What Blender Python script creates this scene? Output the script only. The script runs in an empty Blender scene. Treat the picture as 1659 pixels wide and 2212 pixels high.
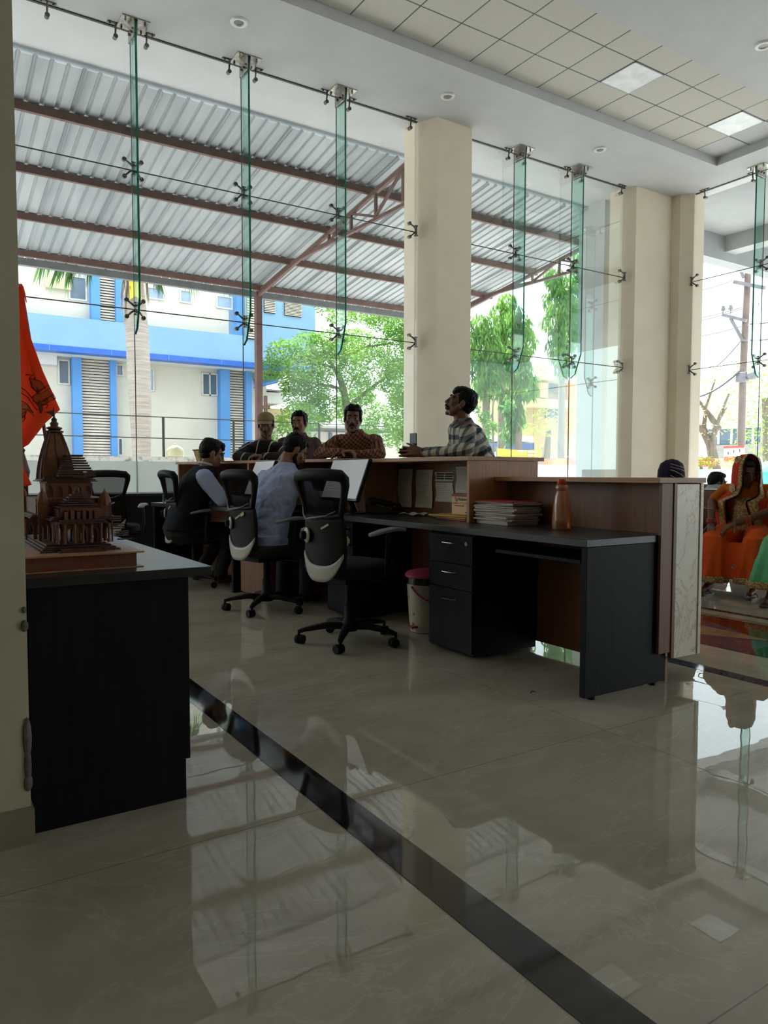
EXPOSURE = 0.65
REFL = .28
BACK_OPEN = 0.0
import bpy, math, random
import numpy as np
from mathutils import Vector, Matrix, Euler
random.seed(7)
PI = math.pi
SC = bpy.context.scene
COL = SC.collection
V = Vector

# ------------------------------------------------------------------ camera model (world: X along the front glazing, Y towards it)
FPX, YAW, PITCH, ROLL, CAMZ = 1588.08, 0.570739, -0.0525, 0.0018, 1.05
_f = V((math.sin(YAW)*math.cos(PITCH), math.cos(YAW)*math.cos(PITCH), math.sin(PITCH)))
_r0 = V((math.cos(YAW), -math.sin(YAW), 0)); _u0 = _r0.cross(_f)
CR = math.cos(ROLL)*_r0 + math.sin(ROLL)*_u0
CU = -math.sin(ROLL)*_r0 + math.cos(ROLL)*_u0
CAM = V((0, 0, CAMZ))
def ray(x, y): return _f + CR*((x-829.5)/FPX) - CU*((y-1106)/FPX)
def PZ(x, y, z): d = ray(x, y); return CAM + d*((z-CAMZ)/d.z)
def PY(x, y, v): d = ray(x, y); return CAM + d*(v/d.y)
def PX(x, y, v): d = ray(x, y); return CAM + d*(v/d.x)

# ------------------------------------------------------------------ materials
def lin(c):
    return tuple((u/12.92 if u <= .04045 else ((u+.055)/1.055)**2.4) for u in (k/255 for k in c[:3])) + (1,)
class NT:
    def __init__(s, name):
        s.m = bpy.data.materials.new(name); s.m.use_nodes = True
        s.t = s.m.node_tree; s.n = s.t.nodes; s.l = s.t.links
        s.b = s.n['Principled BSDF']; s.o = s.n['Material Output']
    def add(s, k, **kw):
        n = s.n.new(k)
        for a, v in kw.items():
            if a.startswith('i_'):
                key = a[2:]; n.inputs[int(key) if key.isdigit() else key].default_value = v
            else: setattr(n, a, v)
        return n
    def link(s, a, ai, b, bi): s.l.new(a.outputs[ai], b.inputs[bi])
    def math(s, op, a, b=None):
        n = s.add('ShaderNodeMath', operation=op)
        for i, q in enumerate((a, b)):
            if q is None: continue
            if isinstance(q, (int, float)): n.inputs[i].default_value = q
            else: s.l.new(q, n.inputs[i])
        return n.outputs[0]
    def ramp(s, fac, stops, interp='LINEAR'):
        r = s.add('ShaderNodeValToRGB'); r.color_ramp.interpolation = interp
        e = r.color_ramp.elements
        while len(e) < len(stops): e.new(.5)
        for k, (p, c) in zip(e, stops): k.position = p; k.color = c
        s.l.new(fac, r.inputs[0]); return r.outputs[0]
    def coord(s, stretch=(1, 1, 1), rot=(0, 0, 0)):
        c = s.add('ShaderNodeTexCoord'); m = s.add('ShaderNodeMapping')
        m.inputs['Scale'].default_value = stretch; m.inputs['Rotation'].default_value = rot
        s.l.new(c.outputs['Object'], m.inputs['Vector']); return m.outputs[0]
    def noise(s, vec, scale, detail=4, rough=.55, dist=0):
        n = s.add('ShaderNodeTexNoise'); n.inputs['Scale'].default_value = scale; n.inputs['Detail'].default_value = detail
        n.inputs['Roughness'].default_value = rough; n.inputs['Distortion'].default_value = dist
        s.l.new(vec, n.inputs['Vector']); return n.outputs[0]
    def bump(s, h, strength, dist=.01):
        b = s.add('ShaderNodeBump'); b.inputs['Strength'].default_value = strength; b.inputs['Distance'].default_value = dist
        s.l.new(h, b.inputs['Height']); s.l.new(b.outputs[0], s.b.inputs['Normal'])
def mat(name, c, c2=None, rough=.5, metal=0, scale=4, stretch=(1, 1, 1), bump=0, spec=.5, lo=.35, hi=.65, emit=None, coat=0, dist=0, sheen=0):
    s = NT(name); b = s.b
    b.inputs['Base Color'].default_value = lin(c); b.inputs['Roughness'].default_value = rough
    b.inputs['Metallic'].default_value = metal; b.inputs['Specular IOR Level'].default_value = spec
    b.inputs['Coat Weight'].default_value = coat
    if c2 is None: c2 = tuple(max(0, k*.9) for k in c)
    n = s.noise(s.coord(stretch), scale, dist=dist)
    s.l.new(s.ramp(n, [(lo, lin(c)), (hi, lin(c2))]), b.inputs['Base Color'])
    if bump: s.bump(n, bump)
    if emit: b.inputs['Emission Color'].default_value = lin(c); b.inputs['Emission Strength'].default_value = emit
    return s.m
def wood(name, c, c2, axis='z', scale=3, rough=.45, fine=30, bump=.05):
    st = {'z': (fine, fine, 1), 'y': (fine, 1, fine), 'x': (1, fine, fine)}[axis]
    return mat(name, c, c2, rough=rough, scale=scale, stretch=st, bump=bump, lo=.3, hi=.7, dist=.3)
def plaid(name, c0, c1, c2, pu, pv, fu=.45, fv=.45, dia=0):
    s = NT(name); v = s.coord(rot=(0, dia, 0)); x = s.add('ShaderNodeSeparateXYZ'); s.l.new(v, x.inputs[0])
    u = s.math('ADD', x.outputs[0], s.math('MULTIPLY', x.outputs[1], .8))
    a = s.math('LESS_THAN', s.math('FRACT', s.math('MULTIPLY', u, 1/pu)), fu)
    b = s.math('LESS_THAN', s.math('FRACT', s.math('MULTIPLY', s.math('ADD', x.outputs[2], s.math('MULTIPLY', x.outputs[1], .35)), 1/pv)), fv)
    k = s.math('MULTIPLY', s.math('ADD', a, b), .5)
    s.l.new(s.ramp(k, [(0, lin(c0)), (.4, lin(c1)), (.9, lin(c2))], 'CONSTANT'), s.b.inputs['Base Color'])
    s.b.inputs['Roughness'].default_value = .85; return s.m
def glass(name, tint, gloss=.06, rough=0, dens=None):
    s = NT(name); s.n.remove(s.b)
    t = s.add('ShaderNodeBsdfTransparent'); t.inputs[0].default_value = tint
    g = s.add('ShaderNodeBsdfGlossy'); g.inputs['Roughness'].default_value = rough; g.inputs[0].default_value = (.9, 1, .97, 1)
    w = s.add('ShaderNodeFresnel'); w.inputs[0].default_value = 1.4
    f = s.math('MINIMUM', s.math('ADD', s.math('MULTIPLY', w.outputs[0], REFL), gloss*.3), .5)
    m = s.add('ShaderNodeMixShader'); s.l.new(f, m.inputs[0]); s.l.new(t.outputs[0], m.inputs[1]); s.l.new(g.outputs[0], m.inputs[2])
    s.l.new(m.outputs[0], s.o.inputs[0]); return s.m
def leafmat(name, c, c2, scale=1.2):
    s = NT(name); s.n.remove(s.b)
    col = s.ramp(s.noise(s.coord(), scale, 3), [(.35, lin(c)), (.65, lin(c2))])
    d = s.add('ShaderNodeBsdfDiffuse'); t = s.add('ShaderNodeBsdfTranslucent'); m = s.add('ShaderNodeMixShader'); m.inputs[0].default_value = .45
    s.l.new(col, d.inputs[0]); s.l.new(col, t.inputs[0]); s.l.new(d.outputs[0], m.inputs[1]); s.l.new(t.outputs[0], m.inputs[2])
    s.l.new(m.outputs[0], s.o.inputs[0]); return s.m
def clothmat(name, c, c2=None, trans=.0, scale=6, bump=.05):
    s = NT(name); c2 = c2 or tuple(k*.82 for k in c)
    n = s.noise(s.coord(), scale, 3)
    col = s.ramp(n, [(.35, lin(c)), (.7, lin(c2))]); s.l.new(col, s.b.inputs['Base Color']); s.b.inputs['Roughness'].default_value = .85
    s.b.inputs['Specular IOR Level'].default_value = .2
    s.bump(s.noise(s.coord(), 22, 4), bump)
    if trans:
        t = s.add('ShaderNodeBsdfTranslucent'); m = s.add('ShaderNodeMixShader'); m.inputs[0].default_value = trans
        s.l.new(col, t.inputs[0]); s.l.new(s.b.outputs[0], m.inputs[1]); s.l.new(t.outputs[0], m.inputs[2]); s.l.new(m.outputs[0], s.o.inputs[0])
    return s.m

# ------------------------------------------------------------------ objects
def wloc(o):
    p = V((0, 0, 0))
    while o: p = p + o.location; o = o.parent
    return p
def tag(o, label=None, cat=None, group=None, kind=None):
    if label: o['label'] = label
    if cat: o['category'] = cat
    if group: o['group'] = group
    if kind: o['kind'] = kind
    return o
def thing(name, label, cat, loc=(0, 0, 0), az=0, group=None, kind=None):
    o = bpy.data.objects.new(name, None); COL.objects.link(o); o.empty_display_size = .1
    o.location = loc; o.rotation_euler = (0, 0, -az)
    return tag(o, label, cat, group, kind)
def perp(d):
    d = V(d).normalized(); a = V((0, 0, 1)) if abs(d.z) < .9 else V((1, 0, 0))
    u = d.cross(a).normalized(); return u, d.cross(u).normalized()
class MB:
    def __init__(s): s.v = []; s.f = []
    def add(s, vs, fs):
        n = len(s.v); s.v += [tuple(p) for p in vs]; s.f += [tuple(i+n for i in q) for q in fs]; return s
    def bx(s, x0, x1, y0, y1, z0, z1):
        return s.add([(x0, y0, z0), (x1, y0, z0), (x1, y1, z0), (x0, y1, z0), (x0, y0, z1), (x1, y0, z1), (x1, y1, z1), (x0, y1, z1)],
                     [(3, 2, 1, 0), (4, 5, 6, 7), (0, 1, 5, 4), (1, 2, 6, 5), (2, 3, 7, 6), (3, 0, 4, 7)])
    def box(s, c, size, R=None):
        c = V(c); h = V(size)/2; R = R or Matrix.Identity(3)
        vs = [c + R @ V((sx*h.x, sy*h.y, sz*h.z)) for sz in (-1, 1) for sx, sy in ((-1, -1), (1, -1), (1, 1), (-1, 1))]
        return s.add(vs, [(3, 2, 1, 0), (4, 5, 6, 7), (0, 1, 5, 4), (1, 2, 6, 5), (2, 3, 7, 6), (3, 0, 4, 7)])
    def bar(s, p0, p1, w, h, up=(0, 0, 1)):
        p0, p1 = V(p0), V(p1); d = (p1-p0); L = d.length; d.normalize(); up = V(up)
        if abs(d.dot(up)) > .98: up = V((0, 1, 0))
        x = d.cross(up).normalized(); z = x.cross(d)
        return s.box((p0+p1)/2, (w, L, h), Matrix((x, d, z)).transposed())
    def tube(s, pts, r, n=8, flat=1, up=None, closed=False, caps=True):
        pts = [V(p) for p in pts]; m = len(pts); rs = r if isinstance(r, (list, tuple)) else [r]*m
        rings = []; u = None
        for i, p in enumerate(pts):
            a, b = (pts[i-1], pts[(i+1) % m]) if closed else (pts[max(0, i-1)], pts[min(m-1, i+1)])
            d = (b-a).normalized() if (b-a).length > 1e-9 else V((0, 0, 1))
            if up is not None: u = V(up) - d*V(up).dot(d)
            elif u is None: u = perp(d)[0]
            else: u = u - d*u.dot(d)
            u = u.normalized() if u.length > 1e-6 else perp(d)[0]
            w = d.cross(u)
            rings.append([p + (u*math.cos(t) + w*math.sin(t)*flat)*rs[i] for t in (2*PI*k/n for k in range(n))])
        fs = []
        for i in range(m if closed else m-1):
            j = (i+1) % m
            for k in range(n): fs.append((i*n+k, i*n+(k+1) % n, j*n+(k+1) % n, j*n+k))
        if caps and not closed: fs += [tuple(range(n-1, -1, -1)), tuple((m-1)*n+k for k in range(n))]
        return s.add([q for R in rings for q in R], fs)
    def cyl(s, p0, p1, r, r1=None, n=16): return s.tube([p0, p1], [r, r if r1 is None else r1], n)
    def ell(s, c, r, n=14, m=9, R=None):
        c = V(c); R = R or Matrix.Identity(3); r = (r, r, r) if isinstance(r, (int, float)) else r
        vs = [c + R @ V((0, 0, -r[2]))]
        for i in range(1, m):
            t = -PI/2 + PI*i/m
            for k in range(n):
                a = 2*PI*k/n; vs.append(c + R @ V((r[0]*math.cos(t)*math.cos(a), r[1]*math.cos(t)*math.sin(a), r[2]*math.sin(t))))
        vs.append(c + R @ V((0, 0, r[2]))); L = len(vs)-1; fs = []
        for k in range(n): fs.append((0, 1+(k+1) % n, 1+k))
        for i in range(m-2):
            for k in range(n): fs.append((1+i*n+k, 1+i*n+(k+1) % n, 1+(i+1)*n+(k+1) % n, 1+(i+1)*n+k))
        for k in range(n): fs.append((L, 1+(m-2)*n+k, 1+(m-2)*n+(k+1) % n))
        return s.add(vs, fs)
    def cap(s, p0, r0, p1, r1, n=12):
        p0, p1 = V(p0), V(p1); d = p1-p0; L = d.length
        if L < 1e-6: return s.ell(p0, r0)
        d.normalize(); pts = []; rs = []
        for t in (-.97, -.75, -.4): pts.append(p0+d*r0*t); rs.append(r0*math.sqrt(1-t*t))
        pts += [p0, p1]; rs += [r0, r1]
        for t in (.4, .75, .97): pts.append(p1+d*r1*t); rs.append(r1*math.sqrt(1-t*t))
        return s.tube(pts, rs, n)
    def loft(s, rings, n=24, e=2.2, closed=True, fold=0, nf=9):      # rings: (centre, right, fwd, a, b)
        vs = []; fs = []
        for c, x, y, a, b in rings:
            q_ = len(vs)//n/max(1, len(rings)-1)
            for k in range(n):
                t = 2*PI*k/n; w_ = 1+fold*q_*math.sin(nf*t+q_); ct, st = math.cos(t)*1.0, math.sin(t)
                vs.append(V(c) + V(x)*(w_*a*math.copysign(abs(ct)**(2/e), ct)) + V(y)*(w_*b*math.copysign(abs(st)**(2/e), st)))
        for i in range(len(rings)-1):
            for k in range(n): fs.append((i*n+k, i*n+(k+1) % n, (i+1)*n+(k+1) % n, (i+1)*n+k))
        if closed: fs += [tuple(range(n-1, -1, -1)), tuple((len(rings)-1)*n+k for k in range(n))]
        return s.add(vs, fs)
    def lathe(s, prof, c=(0, 0, 0), n=24, R=None):
        c = V(c); R = R or Matrix.Identity(3); vs = []; fs = []
        for r, z in prof:
            for k in range(n): vs.append(c + R @ V((max(r, 1e-4)*math.cos(2*PI*k/n), max(r, 1e-4)*math.sin(2*PI*k/n), z)))
        for i in range(len(prof)-1):
            for k in range(n): fs.append((i*n+k, i*n+(k+1) % n, (i+1)*n+(k+1) % n, (i+1)*n+k))
        fs += [tuple(range(n-1, -1, -1)), tuple((len(prof)-1)*n+k for k in range(n))]
        return s.add(vs, fs)
    def prism(s, poly, ext):
        poly = [V(p) for p in poly]; e = V(ext); n = len(poly)
        return s.add(poly + [p+e for p in poly], [tuple(range(n-1, -1, -1)), tuple(range(n, 2*n))] + [(k, (k+1) % n, n+(k+1) % n, n+k) for k in range(n)])
    def grid(s, fn, nu, nv, wrap=False):
        vs = [fn(i/nu, j/nv) for i in range(nu+1) for j in range(nv+1)]
        return s.add(vs, [(i*(nv+1)+j, i*(nv+1)+j+1, (i+1)*(nv+1)+j+1, (i+1)*(nv+1)+j) for i in range(nu) for j in range(nv)])
    def quad(s, a, b, c, d): return s.add([a, b, c, d], [(0, 1, 2, 3)])
    def mesh(s, name):
        me = bpy.data.meshes.new(name); me.from_pydata([tuple(v) for v in s.v], [], s.f); me.update(); return me
    def build(s, name, m, parent=None, smooth=False, bevel=0, world=False, solid=0, ang=40, seg=2):
        if parent is None:
            a = np.array([tuple(v) for v in s.v]); o0 = V(((a[:, 0].min()+a[:, 0].max())/2, (a[:, 1].min()+a[:, 1].max())/2, a[:, 2].min()))
        elif world: o0 = wloc(parent)
        else: o0 = V((0, 0, 0))
        if o0.length > 0: s.v = [tuple(V(v)-o0) for v in s.v]
        return link(name, s.mesh(name), m, parent, smooth, bevel, solid, ang, o0 if parent is None else None, seg)
def link(name, me, m, parent=None, smooth=False, bevel=0, solid=0, ang=40, loc=None, seg=2):
    o = bpy.data.objects.new(name, me); COL.objects.link(o)
    if m: me.materials.append(m)
    if parent is not None: o.parent = parent
    elif loc is not None: o.location = loc
    if smooth or bevel:
        me.polygons.foreach_set('use_smooth', [True]*len(me.polygons))
        me.set_sharp_from_angle(angle=math.radians(ang))
    if solid:
        d = o.modifiers.new('thickness', 'SOLIDIFY'); d.thickness = solid; d.offset = 0
    if bevel:
        b = o.modifiers.new('edge', 'BEVEL'); b.width = bevel; b.segments = seg; b.limit_method = 'ANGLE'; b.angle_limit = math.radians(35)
    return o
def copy_tree(o, parent=None):
    c = o.copy(); COL.objects.link(c)
    if parent is not None: c.parent = parent; c.matrix_parent_inverse = o.matrix_parent_inverse
    for ch in list(o.children): copy_tree(ch, c)
    return c
def dup(o, loc, az, label, group=None):
    c = copy_tree(o); c.location = loc; c.rotation_euler = (0, 0, -az); c['label'] = label
    if group: c['group'] = group
    return c
_tex = {}
def clouds(sz):
    if sz not in _tex:
        t = bpy.data.textures.new('folds', 'CLOUDS'); t.noise_scale = sz; t.noise_depth = 2; _tex[sz] = t
    return _tex[sz]
def fuse(mb, voxel=.008, it=5, disp=0, dsz=.08, dec=0):
    me = mb.mesh('body'); o = bpy.data.objects.new('tmp', me); COL.objects.link(o)
    r = o.modifiers.new('r', 'REMESH'); r.mode = 'VOXEL'; r.voxel_size = voxel; r.use_smooth_shade = True
    if it: k = o.modifiers.new('s', 'SMOOTH'); k.factor = .5; k.iterations = it
    if disp:
        d = o.modifiers.new('d', 'DISPLACE'); d.texture = clouds(dsz); d.strength = disp; d.mid_level = .5; d.texture_coords = 'LOCAL'
    if dec: q = o.modifiers.new('q', 'DECIMATE'); q.ratio = dec
    dg = bpy.context.evaluated_depsgraph_get()
    out = bpy.data.meshes.new_from_object(o.evaluated_get(dg))
    bpy.data.objects.remove(o); bpy.data.meshes.remove(me)
    out.polygons.foreach_set('use_smooth', [True]*len(out.polygons))
    return out
def text(name, body, m, parent, loc, size, rot, ext=.0006, align='LEFT', sx=1, world=True):
    cu = bpy.data.curves.new(name, 'FONT'); cu.body = body; cu.size = size; cu.extrude = ext; cu.align_x = align
    t = bpy.data.objects.new('tmp', cu); COL.objects.link(t); me = bpy.data.meshes.new_from_object(t.evaluated_get(bpy.context.evaluated_depsgraph_get()))
    bpy.data.objects.remove(t); me.materials.clear(); o = link(name, me, m, parent)
    o.location = V(loc) - (wloc(parent) if world else V((0, 0, 0))); o.rotation_euler = rot; o.scale = (sx, 1, 1); return o
# ------------------------------------------------------------------ camera
cam = bpy.data.cameras.new('camera'); co = bpy.data.objects.new('camera', cam); COL.objects.link(co)
cam.sensor_fit = 'HORIZONTAL'; cam.sensor_width = 36; cam.lens = FPX/1659*36; cam.clip_start = .05; cam.clip_end = 400
co.matrix_world = Matrix(((CR.x, CU.x, -_f.x, 0), (CR.y, CU.y, -_f.y, 0), (CR.z, CU.z, -_f.z, CAMZ), (0, 0, 0, 1)))
SC.camera = co
# ------------------------------------------------------------------ light: daylight sky and sun
W = bpy.data.worlds.new('sky'); SC.world = W; W.use_nodes = True
bg = W.node_tree.nodes['Background']; bg.inputs[0].default_value = (.85, .94, 1, 1); bg.inputs[1].default_value = 2.0
sun = bpy.data.lights.new('sun', 'SUN'); sun.energy = 14; sun.angle = .02; sun.color = (1, .97, .93)
so = bpy.data.objects.new('sun', sun); COL.objects.link(so); so.rotation_euler = V((-.2, -.8, -1)).to_track_quat('-Z', 'Y').to_euler()
vs = SC.view_settings; vs.view_transform = 'Standard'; vs.look = 'None'; vs.gamma = 1; vs.use_curve_mapping = False; vs.exposure = EXPOSURE
cy = SC.cycles
cy.max_bounces = 8; cy.diffuse_bounces = 4; cy.glossy_bounces = 3; cy.transparent_max_bounces = 24; cy.transmission_bounces = 4
cy.caustics_reflective = False; cy.caustics_refractive = False; cy.sample_clamp_indirect = 6; cy.use_denoising = True
# ------------------------------------------------------------------ shared materials
M = {}
M['cream'] = mat('cream_paint', (242, 228, 206), (236, 221, 198), rough=.6, scale=2)
M['olive'] = mat('cream_wall_paint', (205, 196, 172), (196, 186, 160), rough=.6, scale=3)
M['white'] = mat('white_paint', (204, 205, 207), (199, 200, 202), rough=.7, scale=2)
M['outwhite'] = mat('outside_white_paint', (205, 207, 205), (192, 194, 193), rough=.8, scale=1.5)
M['steel'] = mat('brushed_steel', (190, 186, 178), (150, 146, 140), rough=.25, metal=1, scale=20)
M['darksteel'] = mat('dark_steel', (120, 116, 110), (90, 88, 84), rough=.3, metal=1, scale=20)
M['fin'] = glass('fin_glass', (.80, .93, .89, 1), .25)
M['pane'] = glass('pane_glass', (.965, .985, .975, 1), .03)
M['edge'] = mat('glass_edge', (22, 120, 100), (14, 96, 80), rough=.15, scale=6)
M['joint'] = mat('silicone_joint', (70, 72, 68), rough=.6)
def frost():
    s = NT('frosted_film'); s.n.remove(s.b)
    d = s.add('ShaderNodeBsdfDiffuse'); d.inputs[0].default_value = (.9, .92, .9, 1)
    t = s.add('ShaderNodeBsdfTranslucent'); t.inputs[0].default_value = (.92, .95, .93, 1)
    m = s.add('ShaderNodeMixShader'); m.inputs[0].default_value = .6
    s.l.new(d.outputs[0], m.inputs[1]); s.l.new(t.outputs[0], m.inputs[2]); s.l.new(m.outputs[0], s.o.inputs[0]); return s.m
M['frost'] = frost()
def floor_mat():
    s = NT('polished_floor_tiles'); v = s.coord(); b = s.b
    base = s.ramp(s.noise(s.coord((1, 1.6, 1)), 1.6, 8, .62, .6), [(.3, lin((200, 192, 176))), (.5, lin((186, 177, 160))), (.72, lin((168, 159, 143)))])
    vein = s.ramp(s.noise(s.coord((1, 2.2, 1), (0, 0, .5)), 1.1, 7, .6, 1.6), [(.485, (0, 0, 0, 1)), (.5, (1, 1, 1, 1)), (.515, (0, 0, 0, 1))])
    x = s.add('ShaderNodeSeparateXYZ'); s.l.new(v, x.inputs[0])
    def line(o, off, per):
        f = s.math('FRACT', s.math('MULTIPLY', s.math('ADD', o, off), 1/per)); return s.math('LESS_THAN', f, .0035/per)
    j = s.math('MAXIMUM', line(x.outputs[0], 36-2.36+3.3, 1.2), line(x.outputs[1], 36-2.0+.55, 1.2))
    m1 = s.add('ShaderNodeMix', data_type='RGBA'); s.l.new(s.math('MULTIPLY', vein, .22), m1.inputs[0]); s.l.new(base, m1.inputs[6]); m1.inputs[7].default_value = lin((226, 220, 206))
    m2 = s.add('ShaderNodeMix', data_type='RGBA'); s.l.new(s.math('MULTIPLY', j, .6), m2.inputs[0]); s.l.new(m1.outputs[2], m2.inputs[6]); m2.inputs[7].default_value = lin((96, 88, 76))
    s.l.new(m2.outputs[2], b.inputs['Base Color']); b.inputs['Roughness'].default_value = .004; b.inputs['IOR'].default_value = 1.55
    s.bump(s.noise(s.coord(), 7, 1, .4), .014, .02); return s.m
M['floor'] = floor_mat()
def stone(name, c, c2, sc=9):
    m = mat(name, c, c2, rough=.05, scale=sc, lo=.4, hi=.6); return m
M['blackstone'] = stone('black_granite', (30, 32, 32), (22, 24, 25), 30)
M['bluestone'] = stone('blue_grey_granite', (92, 98, 112), (48, 52, 62), 26)
M['redstone'] = stone('red_brown_granite', (104, 52, 40), (84, 40, 32), 22)
M['greenstone'] = stone('dark_green_marble', (36, 72, 58), (26, 54, 46), 12)
M['tanstone'] = stone('tan_marble', (160, 138, 108), (142, 120, 92), 5)
def struct(o, label=None): return tag(o, label, kind='structure')
CZ, GY, GX = 6.62, 9.8, 13.3
# ------------------------------------------------------------------ shell
b = MB(); b.bx(-7, 13.6, -9, 10.1, -.12, 0); struct(b.build('floor', M['floor']))
# ceiling: soffit with a shallow recess holding a grid of square panels
b = MB()
RX0, RX1, RY0, RY1 = -2.6, 12.42, 6.36, 8.22
for (x0, x1, y0, y1) in ((-7, 13.6, RY1, 11.15), (-7, 13.6, -9, RY0), (-7, RX0, RY0, RY1), (RX1, 13.6, RY0, RY1)): b.bx(x0, x1, y0, y1, CZ, CZ+.5)
b.bx(RX0, RX1, RY0, RY1, CZ+.15, CZ+.5)
ceil = struct(b.build('ceiling', M['white']))
b = MB(); t = .64
g = mat('ceiling_grid_grey', (108, 108, 110), (96, 96, 98), rough=.5)
xs = [6.68 + t*k for k in range(-14, 9)]; ys = [RY1+.02-t*k for k in range(1, 3)]
for x in xs: b.bx(x-.008, x+.008, RY0, RY1, CZ+.144, CZ+.149)
for y in ys: b.bx(RX0, RX1, y-.008, y+.008, CZ+.144, CZ+.149)
b.build('panel_grid', g, ceil, world=True)
tl = mat('ceiling_tile_cream', (212, 209, 202), (207, 203, 196), rough=.85, scale=40, bump=.05)
b = MB()
for i in range(len(xs)-1):
    for y0, y1 in ((ys[0], RY1), (ys[1], ys[0]), (RY0, ys[1])): b.bx(xs[i]+.01, xs[i+1]-.01, y0+.01, y1-.01, CZ+.145, CZ+.148)
b.build('ceiling_tiles', tl, ceil, world=True)
lp = mat('led_diffuser', (236, 240, 242), rough=.3, emit=.12)
for k, (xx, nm) in enumerate(((8.6, 'nearer the middle pillar'), (11.16, 'nearer the corner of the hall'))):
    i = min(range(len(xs)), key=lambda q: abs(xs[q]-xx))
    r = thing('ceiling_panel_light', 'square flush ceiling light panel, the one '+nm, 'light', ((xs[i]+xs[i+1])/2, (ys[0]+ys[1])/2, CZ+.14))
    MB().bx(xs[i]+.02, xs[i+1]-.02, ys[1]+.02, ys[0]-.02, CZ+.137, CZ+.1435).build('diffuser', lp, r, world=True)
    b = MB(); x0, x1, y0, y1 = xs[i]+.008, xs[i+1]-.008, ys[1]+.008, ys[0]-.008
    for q in ((x0, x1, y0, y0+.014), (x0, x1, y1-.014, y1), (x0, x0+.014, y0, y1), (x1-.014, x1, y0, y1)): b.bx(*q, CZ+.134, CZ+.1435)
    b.build('frame', M['white'], r, world=True)
dl = mat('downlight_lens', (150, 150, 146), (120, 120, 118), rough=.2, scale=60); ringm = mat('downlight_ring', (240, 240, 238), (234, 234, 232), rough=.4)
for (px, py, nm) in ((516, 47, 'above the two leftmost full glass fins'), (967, 207, 'just in front of the middle pillar'), (1296, 322, 'between the two fins right of the middle pillar'), (1650, 97, 'on the near side of the panel grid')):
    p = PZ(px, py, CZ)
    r = thing('downlight', 'round recessed ceiling downlight '+nm, 'light', p)
    MB().lathe([(.062, -.004), (.068, -.02), (.1, -.022), (.108, -.01), (.108, 0), (.06, 0)], n=28).build('trim_ring', ringm, r, smooth=True, ang=20)
    MB().lathe([(.001, -.006), (.06, -.008), (.06, -.003), (.001, -.003)], n=24).build('lens', dl, r, smooth=True)
# walls
b = MB(); b.bx(-7, .262, 2.27, 2.5, .1, CZ); struct(b.build('wall_left', M['olive']))
b = MB(); b.bx(-7, .268, 2.245, 2.5, 0, .1); struct(b.build('baseboard_left', mat('skirting_tile', (150, 138, 118), (138, 127, 108), rough=.35)), 'beige skirting')
chip = mat('bare_plaster_chip', (122, 118, 108), (90, 84, 74), rough=.9, scale=40)
b = MB()
for z, w, h in ((.62, .010, .035), (.665, .006, .02), (.30, .012, .12), (.22, .01, .1), (.17, .012, .05)): b.ell((.256, 2.268, z), (w, .006, h*.5), 8, 6)
w = b.build('trim_2', chip); struct(w)
b = MB(); b.bx(-7.2, -7, -9, 10, 0, CZ); struct(b.build('wall_west', M['olive']))
bo = BACK_OPEN
b = MB(); b.bx(-7, 13.6, -9.2, -9, bo, CZ); struct(b.build('wall_back', M['olive']))
# pillars
def prism_xy(name, pts, z0, z1, m):
    return struct(MB().prism([(x, y, z0) for x, y in pts], (0, 0, z1-z0)).build(name, m))
prism_xy('pillar_middle', [(6.90, 9.86), (7.07, 9.49), (7.78, 9.5), (7.78, 10.15), (6.90, 10.15)], 0, CZ, M['cream'])
prism_xy('pillar_corner', [(11.86, 9.84), (11.99, 9.62), (13.05, 9.6), (13.08, 9.42), (13.27, 9.24), (13.6, 9.24), (13.6, 10.15), (11.86, 10.15)], 0, CZ, M['cream'])
prism_xy('pillar_outside', [(12.02, 10.42), (12.75, 10.42), (12.75, 11.1), (12.02, 11.1)], -.3, CZ, M['outwhite'])
# inlay strips of the floor
def inlay(n, pts, m, z=.0012):
    return struct(MB().prism([(x, y, -.004) for x, y in pts], (0, 0, .004+z)).build('trim_%d' % n, m))
inlay(3, [(1.05, -3), (1.17, -3), (1.17, 9.7), (1.05, 9.7)], M['blackstone'])
inlay(4, [(3.53, -3), (3.63, -3), (3.63, 9.7), (3.53, 9.7)], M['bluestone'])
inlay(5, [(4.08, -3), (4.95, -3), (4.95, 6), (4.08, 6)], M['bluestone'])
inlay(6, [(4.95, 3.6), (4.95, 1.2), (4.5, 2.55)], M['redstone'], .0024)
inlay(7, [(4.86, 4.4), (4.62, 3.3), (4.52, 2.52), (4.2, 3.1), (4.2, 4.4)], M['tanstone'], .003)
inlay(8, [(5.16, -3), (5.23, -3), (5.23, 9.7), (5.16, 9.7)], M['redstone'])
inlay(9, [(4.95, -3), (5.03, -3), (5.03, 9.7), (4.95, 9.7)], M['tanstone'])
inlay(10, [(4.10, 2.42), (4.5, 2.5), (4.93, 1.3), (4.5, .6), (4.1, .9)], M['greenstone'], .0024)

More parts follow.
